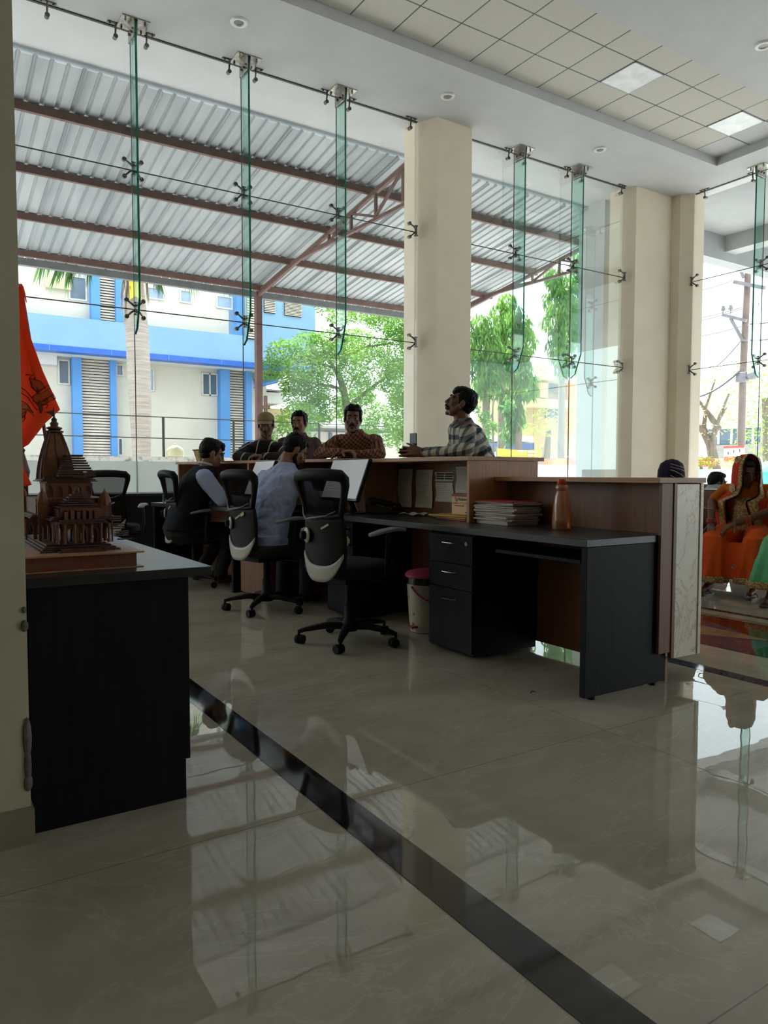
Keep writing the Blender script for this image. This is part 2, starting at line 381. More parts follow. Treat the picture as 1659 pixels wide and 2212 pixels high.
# ------------------------------------------------------------------ glazing
FZ1, FZ2 = 3.15, 4.90
def spider(par, p, up=(0, 1, 0), half=0, name='spider_fitting'):
    """four-armed steel patch fitting at p; the glass lies along direction a, inside is -n"""
    b = MB(); p = V(p); n = V(up); a = V((0, 0, 1)).cross(n)
    p = p - n*.055
    b.bar(p-V((0, 0, .07)), p+V((0, 0, .07)), .03, .03)
    b.box(p-V((0, 0, .075)), (.05, .05, .014)); b.box(p+V((0, 0, .075)), (.05, .05, .014))
    for sx in ((-1, 1) if half == 0 else (half,)):
        for sz in (-1, 1):
            q = p + a*sx*.105 + V((0, 0, sz*.105)) + n*.02
            b.tube([p+V((0, 0, sz*.02)), p+a*sx*.05+V((0, 0, sz*.05))-n*.02, q], [.014, .013, .010], 8)
            b.cyl(q-n*.012, q+n*.03, .028, .028, 14)
    return b.build(name, M['darksteel'], par, world=True, smooth=True)
def clamp(par, p, n=(0, 1, 0)):
    b = MB(); p = V(p); n = V(n); a = V((0, 0, 1)).cross(n); p = p - n*.07
    b.bar(p-a*.1-V((0, 0, .006)), p+a*.1-V((0, 0, .006)), .035, .01)
    for s in (-1, 1): b.cyl(p+a*s*.07-V((0, 0, .03)), p+a*s*.07, .012, .012, 8)
    b.tube([p-V((0, 0, .01)), p-V((0, 0, .08))+n*.01, p-V((0, 0, .14))+n*.03], [.013, .012, .010], 8)
    q = p-V((0, 0, .15))+n*.03; b.cyl(q-n*.03, q+n*.035, .028, .028, 14)
    return b.build('glass_clamp', M['darksteel'], par, world=True, smooth=True)
def glazing(name, cols, axis, plane, par_n):
    """sheets of glass between column joints, three courses high"""
    b = MB(); j = MB(); zs = [.0, FZ1, FZ2, CZ]
    for i in range(len(cols)-1):
        for k in range(3):
            u0, u1, z0, z1 = cols[i]+.004, cols[i+1]-.004, zs[k]+.004, zs[k+1]-.004
            if axis == 'x': b.bx(u0, u1, plane, plane+.012, z0, z1)
            else: b.bx(plane, plane+.012, u0, u1, z0, z1)
    for z in (FZ1, FZ2):
        if axis == 'x': j.bx(cols[0], cols[-1], plane-.001, plane+.013, z-.006, z+.006)
        else: j.bx(plane-.001, plane+.013, cols[0], cols[-1], z-.006, z+.006)
    for c in cols[1:-1]:
        if axis == 'x': j.bx(c-.005, c+.005, plane-.001, plane+.013, 0, CZ)
        else: j.bx(plane-.001, plane+.013, c-.005, c+.005, 0, CZ)
    w = struct(b.build(name, M['pane']))
    j.build('silicone_joint', M['joint'], w, world=True)
    h = MB()
    if axis == 'x': h.bx(cols[0], cols[-1], plane-.012, plane+.024, CZ-.014, CZ)
    else: h.bx(plane-.012, plane+.024, cols[0], cols[-1], CZ-.014, CZ)
    h.build('head_channel', M['joint'], w, world=True)
    return w
FX = [2.47, 3.95, 5.44]; FX2 = [8.98, 10.41]; FY = [7.82]
w1 = glazing('window_1', [-7, -2, .99]+FX+[6.90], 'x', GY, (0, 1, 0))
w2 = glazing('window_2', [7.78]+FX2+[11.87], 'x', GY, (0, 1, 0))
w3 = glazing('window_3', [-6, -3, 0, 3.2, 5.9]+FY+[9.26], 'y', GX, (1, 0, 0))
for f in FX: clamp(w1, (f-.19, GY, CZ)); clamp(w1, (f+.19, GY, CZ))
clamp(w1, (6.74, GY, CZ)); clamp(w1, (1.5, GY, CZ))
for f in FX2: clamp(w2, (f-.19, GY, CZ)); clamp(w2, (f+.19, GY, CZ))
clamp(w2, (11.7, GY, CZ)); clamp(w3, (GX, 9.0, CZ), (1, 0, 0)); clamp(w3, (GX, 8.02, CZ), (1, 0, 0))
for z in (FZ1, FZ2):
    spider(w1, (6.85, GY, z), half=1); spider(w1, (.99, GY, z)); spider(w2, (11.83, GY, z), half=1); spider(w3, (GX, 9.25, z), (1, 0, 0), half=-1)
b = MB(); b.bx(-7, 5.435, GY-.004, GY-.001, 0, 1.2); b.build('frosted_film', M['frost'], w1, world=True)
names = ['in line with the palm trunk', 'above the seated man in the waistcoat', 'nearest left of the middle pillar', 'first one right of the middle pillar', 'second one right of the middle pillar', 'on the right-hand glass wall']
def fin(i, x, y, n):
    n = V(n); a = V((0, 0, 1)).cross(n); zb = 2.83; wd = .24
    r = thing('glass_fin', 'green-edged glass fin hanging from the ceiling, '+names[i], 'glass fin', (x, y, zb))
    P = lambda d, z: V((x, y, 0)) - n*d + V((0, 0, z))
    pts = [P(.03, zb), P(.13, zb+.06), P(.03+wd, zb+.42), P(.03+wd, CZ-.01), P(.03, CZ-.01)]
    t = a*.012
    MB().prism([p-t for p in pts], t*2).build('sheet', M['fin'], r, world=True)
    e = MB()
    for p, q in ((pts[0], pts[1]), (pts[1], pts[2]), (pts[2], pts[3])): e.bar(p-n*.001, q-n*.001, .026, .006, up=n if abs((q-p).normalized().dot(n)) < .9 else (0, 0, 1))
    e.build('polished_edge', M['edge'], r, world=True)
    k = MB()
    for s in (-1, 1): k.prism([P(0, CZ-.17)+a*s*.014, P(.03+wd, CZ-.17)+a*s*.014, P(.05+wd, CZ-.01)+a*s*.014, P(0, CZ-.01)+a*s*.014], a*s*.012)
    k.box(P(.15, CZ-.006), (.34, .34, .012))
    for s in (-1, 1):
        for d in (.07, .15, .23): k.cyl(P(d, CZ-.09)+a*s*.02, P(d, CZ-.09)+a*s*.045, .018, .018, 10)
    for u in (-.12, .12):
        for d in (.04, .26): k.cyl(P(d, CZ-.05)+a*u, P(d, CZ-.01)+a*u, .013, .013, 8)
    k.build('ceiling_bracket', M['steel'], r, world=True, bevel=.002)
    for z in (FZ1, FZ2): spider(r, (x, y, z), n)
for i, f in enumerate(FX): fin(i, f, GY, (0, 1, 0))
for i, f in enumerate(FX2): fin(3+i, f, GY, (0, 1, 0))
fin(5, GX, FY[0], (1, 0, 0))
# ------------------------------------------------------------------ materials of the furniture
M['wenge'] = wood('dark_wenge_laminate', (27, 27, 30), (15, 15, 17), 'z', 2.2, .5)
M['wenge'].node_tree.nodes['Principled BSDF'].inputs['Specular IOR Level'].default_value = .16
M['wengetop'] = wood('dark_wenge_top', (38, 37, 39), (26, 26, 28), 'y', 2.2, .3)
M['teak'] = wood('teak_laminate', (188, 136, 96), (164, 116, 80), 'z', 2.2, .42)
M['teaky'] = wood('teak_laminate_edge', (190, 140, 98), (166, 120, 84), 'y', 2.2, .42)
M['brown'] = wood('brown_laminate', (138, 92, 68), (114, 76, 57), 'z', 2.2, .45)
M['tan'] = mat('tan_backing_board', (178, 146, 122), (168, 136, 112), rough=.6)
M['paper'] = mat('paper_white', (225, 222, 216), (214, 211, 205), rough=.8, scale=8)
M['ink'] = mat('print_grey', (70, 70, 74), (50, 50, 54), rough=.8)
M['inkred'] = mat('print_red', (170, 46, 36), (150, 40, 30), rough=.7)
M['plastic'] = mat('black_plastic', (17, 17, 19), (13, 13, 15), rough=.55, scale=30, spec=.2)
M['gloss'] = mat('black_gloss_plastic', (22, 22, 24), (16, 16, 18), rough=.22)
M['greyplastic'] = mat('light_grey_plastic', (190, 186, 178), (176, 172, 165), rough=.4)
M['midgrey'] = mat('mid_grey_plastic', (126, 128, 130), (112, 114, 116), rough=.35)
M['label'] = mat('cream_label', (206, 192, 164), (196, 182, 154), rough=.7)
def marble():
    s = NT('cream_veined_marble'); v = s.coord()
    base = s.ramp(s.noise(v, 4, 5), [(.3, lin((236, 226, 204))), (.7, lin((222, 210, 184)))])
    ve = s.ramp(s.noise(s.coord((1.6, 1, .8)), 3.2, 7, .62, 2.2), [(.47, (0, 0, 0, 1)), (.495, (1, 1, 1, 1)), (.52, (0, 0, 0, 1))])
    m = s.add('ShaderNodeMix', data_type='RGBA'); s.l.new(s.math('MULTIPLY', ve, .75), m.inputs[0]); s.l.new(base, m.inputs[6]); m.inputs[7].default_value = lin((172, 130, 86))
    s.l.new(m.outputs[2], s.b.inputs['Base Color']); s.b.inputs['Roughness'].default_value = .2; return s.m
M['marble'] = marble()
def bxp(name, m, par, *q, bevel=.0015): return MB().bx(*q).build(name, m, par, world=True, bevel=bevel)

# ------------------------------------------------------------------ near reception desk
T = .75
desk = thing('reception_desk', 'long dark wood-grain desk top with a dark side leg, running behind the reception counter', 'desk', (2.9, 3.4, 0))
bxp('worktop', M['wengetop'], desk, 2.57, 3.22, 2.30, 4.86, T-.035, T, bevel=.002)
bxp('end_panel', M['wenge'], desk, 2.58, 3.16, 2.305, 2.34, .015, T-.036)
bxp('modesty_panel', M['brown'], desk, 3.125, 3.145, 2.345, 4.8, .05, T-.036)
for x in (2.64, 3.08): MB().cyl((x, 2.322, 0), (x, 2.322, .016), .018, n=12).build('foot_glide', M['plastic'], desk, world=True)
kt = bxp('keyboard_tray', M['wenge'], desk, 2.64, 3.0, 2.40, 3.0, T-.125, T-.107)
b = MB(); b.bx(2.66, 2.98, 2.385, 2.395, T-.12, T-.09); b.build('tray_runner', M['steel'], kt, world=True)
b = MB(); b.bar((2.635, 2.36, T-.04), (2.635, 2.36, T-.19), .006, .006); b.build('tray_bracket', M['steel'], kt, world=True)
def pedestal(y0, y1, label, tape=False, x0=2.615):
    r = thing('drawer_pedestal', label, 'drawers', (x0+.25, (y0+y1)/2, 0), group='drawer pedestals under the desk')
    bxp('body', M['wenge'], r, x0+.018, x0+.49, y0, y1, .02, T-.04)
    zz = [.03, .385, .53, .70]
    for k in range(3):
        d = bxp('drawer', M['wenge'], r, x0, x0+.017, y0+.003, y1-.003, zz[k]+.003, zz[k+1]-.003)
        h = MB(); ym = (y0+y1)/2; zc = zz[k+1]-.05 if k else zz[k+1]-.06
        h.tube([(x0+.002, ym-.055, zc), (x0-.022, ym-.045, zc), (x0-.025, ym, zc), (x0-.022, ym+.045, zc), (x0+.002, ym+.055, zc)], .0045, 8)
        h.build('handle', M['steel'], d, world=True, smooth=True)
        if k == 2:
            MB().cyl((x0-.008, y0+.05, .655), (x0+.002, y0+.05, .655), .013, n=16).build('lock', M['steel'], d, world=True, smooth=True)
    if tape:
        MB().bx(x0-.002, x0-.0002, y0+.04, y1-.08, .55, .585).build('tape_label', M['label'], r, world=True)
    return r
pedestal(3.16, 3.57, 'dark three-drawer pedestal with chrome handles under the desk, right of the bin')
pedestal(4.48, 4.86, 'dark drawer pedestal with cream tape label and hanging keys, behind the nearest chair', True)
k = thing('key_ring', 'small keys with a bright green tag hanging from a drawer lock', 'keys', (2.60, 4.53, .55))
b = MB(); b.tube([V((2.598, 4.53+.012*math.cos(t), .62+.022*math.sin(t))) for t in (2*PI*q/14 for q in range(14))], .0015, 6, closed=True); b.bar((2.606, 4.53, .655), (2.588, 4.53, .652), .004, .016); b.build('ring', M['steel'], k, world=True, smooth=True)
MB().bx(2.595, 2.601, 4.519, 4.541, .535, .6).build('tag', mat('green_tag', (120, 210, 60), (104, 196, 50), rough=.4), k, world=True, bevel=.003)
# pink-lidded bin
b0 = V((2.86, 3.94, 0))
r = thing('dustbin', 'small white dustbin with leaf print and pink lid under the desk', 'bin', b0)
def binmat():
    s = NT('printed_bin_plastic'); v = s.coord()
    vo = s.add('ShaderNodeTexVoronoi'); vo.inputs['Scale'].default_value = 15; s.l.new(v, vo.inputs['Vector'])
    s.l.new(s.ramp(vo.outputs[0], [(0, lin((70, 40, 30))), (.14, lin((150, 60, 44))), (.22, lin((196, 184, 168))), (1, lin((204, 194, 178)))]), s.b.inputs['Base Color']); s.b.inputs['Roughness'].default_value = .35; return s.m
pk = mat('pink_plastic', (206, 84, 112), (192, 74, 102), rough=.35)
MB().lathe([(.085, 0), (.1, .004), (.105, .06), (.108, .061), (.125, .33), (.122, .33), (.1, .01)], n=32).build('bucket', binmat(), r, smooth=True)
MB().lathe([(.122, .32), (.129, .322), (.129, .365), (.12, .367)], n=32).build('liner_bag', M['gloss'], r, smooth=True)
MB().lathe([(.13, .366), (.137, .37), (.138, .385), (.12, .402), (.06, .415), (.01, .418)], n=32).build('lid', pk, r, smooth=True)
MB().tube([V((-.128*math.cos(t), -.131*math.sin(t)*.9-.02, .31-.1*math.sin(t))) for t in (PI*q/16 for q in range(17))], .008, 8, .6).build('handle', pk, r, smooth=True)
MB().box((-.12, -.02, .045), (.05, .06, .012)).build('pedal', mat('red_pedal', (170, 60, 44), rough=.4), r, bevel=.003)

# ------------------------------------------------------------------ low ledge with marble front, then the taller hutches
led = thing('counter_ledge', 'low brown wooden counter section with veined marble end and front, beside the plaid-shirted man', 'counter', (3.25, 2.9, 0))
bxp('ledge_top', M['teaky'], led, 3.04, 3.41, 2.27, 3.47, 1.005, 1.03)
bxp('back_panel', M['brown'], led, 3.17, 3.19, 2.33, 3.47, .60, 1.004)
bxp('end_block', M['brown'], led, 3.075, 3.165, 2.283, 2.299, .16, 1.004)
bxp('side_post', M['brown'], led, 3.166, 3.19, 2.278, 2.299, .13, 1.004)
bxp('marble_end', M['marble'], led, 3.191, 3.375, 2.28, 2.31, .125, 1.0)
bxp('marble_front', M['marble'], led, 3.376, 3.40, 2.275, 3.47, .125, 1.004)
bxp('toe_board', M['teak'], led, 3.166, 3.185, 2.31, 2.42, .0, .13)
M['duct'] = M['gloss']
hut = thing('counter_hutch', 'tall teak-coloured counter unit with open compartments, papers pasted inside', 'counter', (3.1, 4.1, 0))
bxp('hutch_top', M['teaky'], hut, 2.84, 3.47, 3.475, 4.86, 1.13, 1.155)
bxp('end_panel', M['teak'], hut, 2.85, 3.42, 3.48, 3.505, .751, 1.129)
bxp('divider', M['teak'], hut, 2.86, 3.149, 4.71, 4.735, .751, 1.129)
bxp('back_panel', M['brown'], hut, 3.15, 3.165, 3.506, 4.86, .751, 1.129)
bxp('front_panel', M['marble'], hut, 3.40, 3.42, 3.51, 4.86, .1, 1.129)
bxp('toe_board', M['teak'], hut, 3.25, 3.27, 3.51, 4.86, 0, .75)
# far, slightly turned stretch of desk and counter
P0 = V((2.57, 4.87, 0)); fd = V((-.52, 2.65, 0)).normalized(); fn = V((fd.y, -fd.x, 0)); FL = 2.75
RF = Matrix((fn, fd, V((0, 0, 1)))).transposed()
def fb(name, m, par, u0, u1, v0, v1, z0, z1, bevel=.0015):     # u: depth from the user's edge, v: along
    c = P0 + fn*((u0+u1)/2) + fd*((v0+v1)/2) + V((0, 0, (z0+z1)/2))
    return MB().box(c, (u1-u0, v1-v0, z1-z0), RF).build(name, m, par, world=True, bevel=bevel)
fdk = thing('reception_desk', 'far stretch of dark desk top where the two seated clerks work', 'desk', P0+fd*1.3+fn*.3)
fb('worktop', M['wengetop'], fdk, 0, .62, 0, FL, T-.035, T)
fb('end_panel', M['wenge'], fdk, .02, .58, FL-.04, FL, 0, T-.036)
fb('partition_panel', M['wenge'], fdk, .02, .58, 1.25, 1.28, 0, T-.036)
fb('modesty_panel', M['brown'], fdk, .56, .58, .03, FL-.05, .05, T-.036)
fht = thing('counter_hutch', 'far counter unit with open shelves, where three men lean', 'counter', P0+fd*1.3+fn*.6)
fb('hutch_top', M['teaky'], fht, .28, .88, .0, FL, 1.14, 1.165)
for v in (.02, .72, 1.42, 2.08, FL-.03): fb('divider', M['teak'], fht, .3, .62, v, v+.024, .751, 1.139)
fb('back_panel', M['brown'], fht, .63, .645, .0, 1.42, .751, 1.139)
fb('back_panel', M['tan'], fht, .63, .645, 1.43, FL, .751, 1.139)
fb('front_panel', M['marble'], fht, .80, .82, 0, FL, .1, 1.139)
fb('toe_board', M['teak'], fht, .66, .68, 0, FL, 0, .75)
pp = thing('drawer_pedestal', 'plain brown drawer pedestal under the far desk beside the second chair', 'drawers', P0+fd*.9+fn*.2)
fb('body', M['brown'], pp, .05, .5, .75, 1.15, .02, T-.04); fb('drawer', M['brown'], pp, .03, .049, .753, 1.147, .4, T-.05); fb('drawer', M['brown'], pp, .03, .049, .753, 1.147, .03, .39)
# back desk by the glass
bd = thing('side_desk', 'dark desk standing along the frosted glass behind the empty mesh chair', 'desk', (1.9, 9.0, 0))
bxp('worktop', M['wengetop'], bd, .9, 3.25, 8.75, 9.45, .775, .81); bxp('front_panel', M['wenge'], bd, .95, 3.2, 8.78, 8.8, .05, .774)
bxp('side_panel', M['wenge'], bd, .93, .96, 8.76, 9.43, 0, .774); bxp('side_panel', M['wenge'], bd, 3.19, 3.22, 8.76, 9.43, 0, .774)
# left desk
ld = thing('display_desk', 'black wood-grain desk at the left wall carrying the carved temple model', 'desk', (.5, 3, 0))
bxp('worktop', M['wengetop'], ld, .265, .81, 2.285, 3.8, T-.03, T, bevel=.002)
bxp('front_panel', M['wenge'], ld, .27, .735, 2.30, 2.32, .13, T-.031)
bxp('plinth', M['wenge'], ld, .27, .722, 2.305, 3.76, 0, .129)
bxp('carcass', M['wenge'], ld, .27, .735, 2.321, 3.78, .13, T-.031)

# ------------------------------------------------------------------ office chairs
def make_chair(label, clips=1):
    r = thing('office_chair', label, 'chair', group='mesh office chairs of the staff')
    mp = M['plastic']
    MB().lathe([(.032, .07), (.05, .075), (.052, .125), (.034, .15), (.033, .24), (.026, .245), (.026, .41)], n=20).build('gas_lift', mp, r, smooth=True)
    for k in range(5):
        a = 2*PI*k/5 + .3; d = V((math.cos(a), math.sin(a), 0)); s = V((-d.y, d.x, 0))
        b = MB(); hs = [(.03, .105, .03, .022), (.14, .112, .025, .020), (.27, .092, .019, .014), (.315, .08, .015, .012)]
        b.loft([(d*q+V((0, 0, z)), s, V((0, 0, 1)), w, h) for q, z, w, h in hs], 12, 4); b.build('leg', mp, r, smooth=True)
        c = MB(); e = d*.315; ca = a + .9; cd = V((math.cos(ca), math.sin(ca), 0)); cs = V((-cd.y, cd.x, 0)); o = e - cd*.014
        c.cyl(e+V((0, 0, .05)), e+V((0, 0, .09)), .008, n=8)
        for q in (-1, 1): c.cyl(o+cs*q*.006+V((0, 0, .029)), o+cs*q*.026+V((0, 0, .029)), .029, .027, 16)
        c.box(o+V((0, 0, .042)), (.03, .03, .026), Matrix((cd, cs, V((0, 0, 1)))).transposed()); c.build('caster', mp, r, smooth=True)
    b = MB(); rg = []
    for z, q in ((.425, .88), (.435, .97), (.46, 1), (.49, .99), (.505, .93), (.512, .8)): rg.append((V((0, .02, z)), V((1, 0, 0)), V((0, 1, 0)), .245*q, .235*q))
    b.loft(rg, 32, 4.5); b.build('seat', clothblack, r, smooth=True)
    b = MB(); b.box((0, 0, .405), (.24, .3, .04)); b.tube([(.1, .06, .40), (.3, .08, .395)], .007, 8); b.bar((0, -.12, .41), (0, -.2, .50), .09, .025); b.build('mechanism', mp, r, bevel=.005)
    # back: an inverted trapezium of open mesh over a solid lumbar shell
    yb = lambda z: -.235 - .05*((z-.42)/.64) - .045*math.sin(PI*min(1, max(0, (z-.42)/.64)))*0 + .03*math.sin(PI*(z-.45)/.6)
    def P(x, z, off=0): return V((x, yb(z) + .9*x*x + off, z))
    up = [(-.145, .80), (-.175, .90), (-.198, .98), (-.198, 1.012), (-.178, 1.034), (-.09, 1.042), (0, 1.044), (.09, 1.042), (.178, 1.034), (.198, 1.012), (.198, .98), (.175, .90), (.145, .80), (.08, .79), (0, .787), (-.08, .79)]
    MB().tube([P(*p) for p in up], [.018, .021, .026, .032, .036, .036, .036, .036, .036, .032, .026, .021, .018, .014, .013, .014], 10, closed=True).build('back_frame', mp, r, smooth=True)
    def hw(z): return .14 + (.195-.14)*(z-.79)/.22
    MB().grid(lambda u, v: P((2*u-1)*min(.19, hw(.795+.24*v)), .795+.24*v, -.002), 12, 8).build('back_mesh', meshmat, r, smooth=True)
    # lumbar shell
    def lw(z): return .155 + .02*math.cos((z-.6)*6) + .03*max(0, (z-.70)/.12)*0
    MB().grid(lambda u, v: P((2*u-1)*lw(.47+.32*v), .47+.32*v, .0), 14, 10).build('lumbar_shell', mp, r, smooth=True, solid=.018)
    def tz(u, v): x = (2*u-1)*.168; k = abs(2*u-1); z0 = .405+.15*k**3; z1 = .50+.08*k**3; z = z0+(z1-z0)*v; return P(x, z, -.012)
    MB().grid(tz, 20, 5).build('lower_trim', M['greyplastic'], r, smooth=True, solid=.014)
    b = MB(); b.tube([P(-.16, .85, -.02), P(-.15, .80, -.028), P(-.12, .775, -.03), P(-.04, .785, -.03), P(.06, .80, -.028), P(.13, .83, -.02)], [.005, .006, .008, .006, .004, .003], 8); b.build('waist_trim', M['midgrey'], r, smooth=True)
    kc = P(-.135, .675, -.014); kd = V((-.45, -1, 0)).normalized(); b = MB(); RK = kd.to_track_quat('Z', 'Y').to_matrix()
    b.lathe([(.045, 0), (.047, .008), (.04, .014), (.026, .016)], kc, 24, RK); b.build('knob_ring', M['greyplastic'], r, smooth=True)
    b = MB(); b.lathe([(.026, .012), (.026, .04), (.02, .046), (.001, .047)], kc, 20, RK); b.build('tension_knob', mp, r, smooth=True)
    for q in range(clips):
        c0 = P(.035+.06*q-(.05 if clips > 1 else 0), .735+.022*q-(.01 if clips > 1 else 0), -.014); MB().box(c0, (.07 if q == 0 else .045, .004, .012+.012*q), Matrix.Rotation(-.42, 3, 'Y')).build('sticker', M['label'], r)
    for s in (-1, 1):
        b = MB(); b.tube([(s*.2, .02, .43), (s*.29, .02, .44), (s*.305, .015, .52), (s*.30, .03, .66), (s*.295, .04, .69)], [.018, .02, .022, .024, .02], 10, .55, up=(0, 1, 0)); a = b.build('arm_post', mp, r, smooth=True)
        b = MB(); rg = []
        for y, z, w, h in ((-.13, .690, .012, .006), (-.11, .694, .028, .010), (-.02, .709, .036, .013), (.08, .717, .040, .014), (.15, .712, .038, .012), (.175, .704, .02, .007)): rg.append((V((s*.295, y, z)), V((1, 0, 0)), V((0, 0, 1)), w, h))
        b.loft(rg, 16, 3); b.build('arm_pad', M['midgrey'], r, smooth=True)
    return r
clothblack = clothmat('black_seat_fabric', (30, 31, 34), (22, 23, 26))
def mk_mesh():
    s = NT('black_open_mesh'); s.n.remove(s.b); d = s.add('ShaderNodeBsdfDiffuse'); d.inputs[0].default_value = (.012, .012, .014, 1)
    t = s.add('ShaderNodeBsdfTransparent'); m = s.add('ShaderNodeMixShader'); v = s.coord(); x = s.add('ShaderNodeSeparateXYZ'); s.l.new(v, x.inputs[0])
    def thread(o): return s.math('GREATER_THAN', s.math('FRACT', s.math('MULTIPLY', o, 260)), .5)
    h = s.math('MULTIPLY', s.math('SUBTRACT', 1, thread(x.outputs[0])), s.math('SUBTRACT', 1, thread(x.outputs[2])))
    s.l.new(s.math('MULTIPLY', h, .85), m.inputs[0]); s.l.new(d.outputs[0], m.inputs[1]); s.l.new(t.outputs[0], m.inputs[2]); s.l.new(m.outputs[0], s.o.inputs[0]); return s.m
meshmat = mk_mesh()
ch = make_chair('nearest black mesh office chair, empty, one sticker on its back')
ch.location = (2.27, 3.93, 0); ch.rotation_euler = (0, 0, -math.radians(75))
ch2 = make_chair('mesh office chair under the man in pale blue, two stickers on its back', 2)
ch2.location = (2.27, 5.2, 0); ch2.rotation_euler = (0, 0, -math.radians(79))
dup(ch, (2.22, 6.75, 0), math.radians(90), 'black mesh office chair carrying the man in the dark waistcoat')
dup(ch, (1.78, 8.05, 0), math.radians(25), 'empty black mesh office chair with its back against the bright frosted glass')
dup(ch, (1.32, 8.35, 0), math.radians(5), 'black mesh office chair mostly hidden behind the carved temple model')

# ------------------------------------------------------------------ things on the desks
def monitor(loc, az, label, tilt=.36, w=.54, h=.33):
    r = thing('computer_monitor', label, 'monitor', loc, az, 'monitors on the desk'); R = Matrix.Rotation(tilt, 3, 'X')
    c = V((0, .02, .25)); f = lambda p: c + R @ V(p)
    MB().box(c, (w, .03, h), R).build('housing', M['gloss'], r, bevel=.004)
    MB().box(f((0, .0165, .004)), (w-.024, .002, h-.03), R).build('screen', mat('dull_grey_screen', (176, 178, 180), (170, 172, 174), rough=.35, emit=.22), r)
    b = MB(); b.cyl((0, -.06, .01), f((0, -.02, -.05)), .022, n=12); b.build('stand_neck', M['gloss'], r, smooth=True)
    b = MB(); b.loft([(V((0, -.04, 0)), V((1, 0, 0)), V((0, 1, 0)), .12, .09), (V((0, -.04, .008)), V((1, 0, 0)), V((0, 1, 0)), .12, .09), (V((0, -.04, .014)), V((1, 0, 0)), V((0, 1, 0)), .10, .075)], 24); b.build('stand_base', M['gloss'], r, smooth=True)
monitor((2.74, PX(752, 1040, 2.74).y, T), math.radians(-90), 'grey-screened monitor tilted back beside the empty nearest chair')
monitor((2.53, 5.86, T), math.radians(-84), 'monitor peeping out behind the shoulder of the man in the pale blue shirt')
def papersheet(name, label, p, w, h, m=None, curl=.012, rows=18, group='papers pasted inside the counter', x=3.232, red=False, heavy=False, par=None):
    y, z = p; o = tag(MB().grid(lambda u, v: V((x-.0015-curl*(.5+.5*math.sin(5*u+3*v+y*9))*(1-v)**1.5, y+w*(.5-u)+.006*math.sin(7*v+y*5), z+h*v)), 10, 14).build(name, m or M['paper'], smooth=True), label, 'paper', group)
    b = MB(); rnd = random.Random(int(y*1000))
    for k in range(rows):
        zz = z+h*(.9-.8*k/rows); L = rnd.uniform(.5, .85)*w if not heavy else w*.42
        th = .0012 if not heavy else h*.16
        for q in ((0,) if not heavy else (0, 1)):
            y1 = y+w*.42-q*w*.47; xx = x-.003-curl; b.bx(xx, xx+.0004, y1-L, y1, zz-th, zz)
    b.build('print', M['ink'], o, world=True)
    return o
def onpanel(px0, py0, px1, py1):
    A, B = PX(px0, py0, 3.147), PX(px1, py1, 3.147); return ((A.y+B.y)/2, B.z), abs(A.y-B.y), A.z-B.z
for lab, q, kw in (('long pasted list sheet with ruled rows, leftmost in the teak compartment', (859, 1013, 892, 1096), dict(rows=24)),
                   ('second long list sheet with a torn lower edge in the teak compartment', (898, 1015, 937, 1098), dict(rows=24)),
                   ('short strip of bold contact numbers pasted in the teak compartment', (939, 1020, 982, 1040), dict(rows=3, heavy=True, curl=.002)),
                   ('small plain notice pasted below the strip of bold numbers', (940, 1042, 981, 1085), dict(rows=8, curl=.004)),
                   ('pasted notice half hidden by the end panel of the teak counter unit', (984, 1008, 1024, 1066), dict(rows=14, curl=.006))):
    p, w, h = onpanel(*q); w *= .9; papersheet('paper_sheet', lab, p, w, h, x=3.147, **kw)
# telephone
r = thing('telephone', 'black desk telephone with handset and keypad on the dark desk top', 'telephone', (2.96, 4.62, T), math.radians(-70))
b = MB(); b.prism([(-.1, -.1, 0), (-.1, .12, 0), (-.1, .12, .075), (-.1, -.1, .025)], (.2, 0, 0)); b.build('base', M['gloss'], r, bevel=.006)
b = MB(); b.cap((-.07, -.1, .06), .02, (-.07, .11, .105), .02); b.cap((-.07, -.085, .045), .026, (-.07, -.07, .05), .024); b.cap((-.07, .09, .09), .026, (-.07, .10, .09), .024); b.build('handset', M['gloss'], r, smooth=True)
b = MB()
for i in range(3):
    for j in range(4): b.box((-.005+.03*i, -.07+.032*j, .033+.0073*j), (.02, .02, .01), Matrix.Rotation(.22, 3, 'X'))
b.build('keypad', M['midgrey'], r, bevel=.002)
MB().tube([(-.07, -.11, .04), (-.09, -.16, .01), (-.03, -.2, .006), (.05, -.17, .006), (.1, -.1, .01)], .005, 8).build('coiled_cord', M['plastic'], r, smooth=True)
o = tag(MB().grid(lambda u, v: V((2.95+.16*u, 4.40-.22*v, T+.004+.016*abs(math.sin(6*u+4*v)))), 10, 10).build('crumpled_paper', M['paper'], solid=.0008), 'crumpled white paper scraps lying beside the telephone', 'paper')
o = tag(MB().grid(lambda u, v: V((3.0+.16*u, 4.16-.2*v, T+.004+.012*abs(math.sin(5*u+5*v+1)))), 10, 10).build('crumpled_leaflet', mat('mauve_paper', (138, 108, 110), (120, 92, 96), rough=.8), solid=.0008), 'crumpled mauve leaflet lying under the torn list sheet', 'paper')
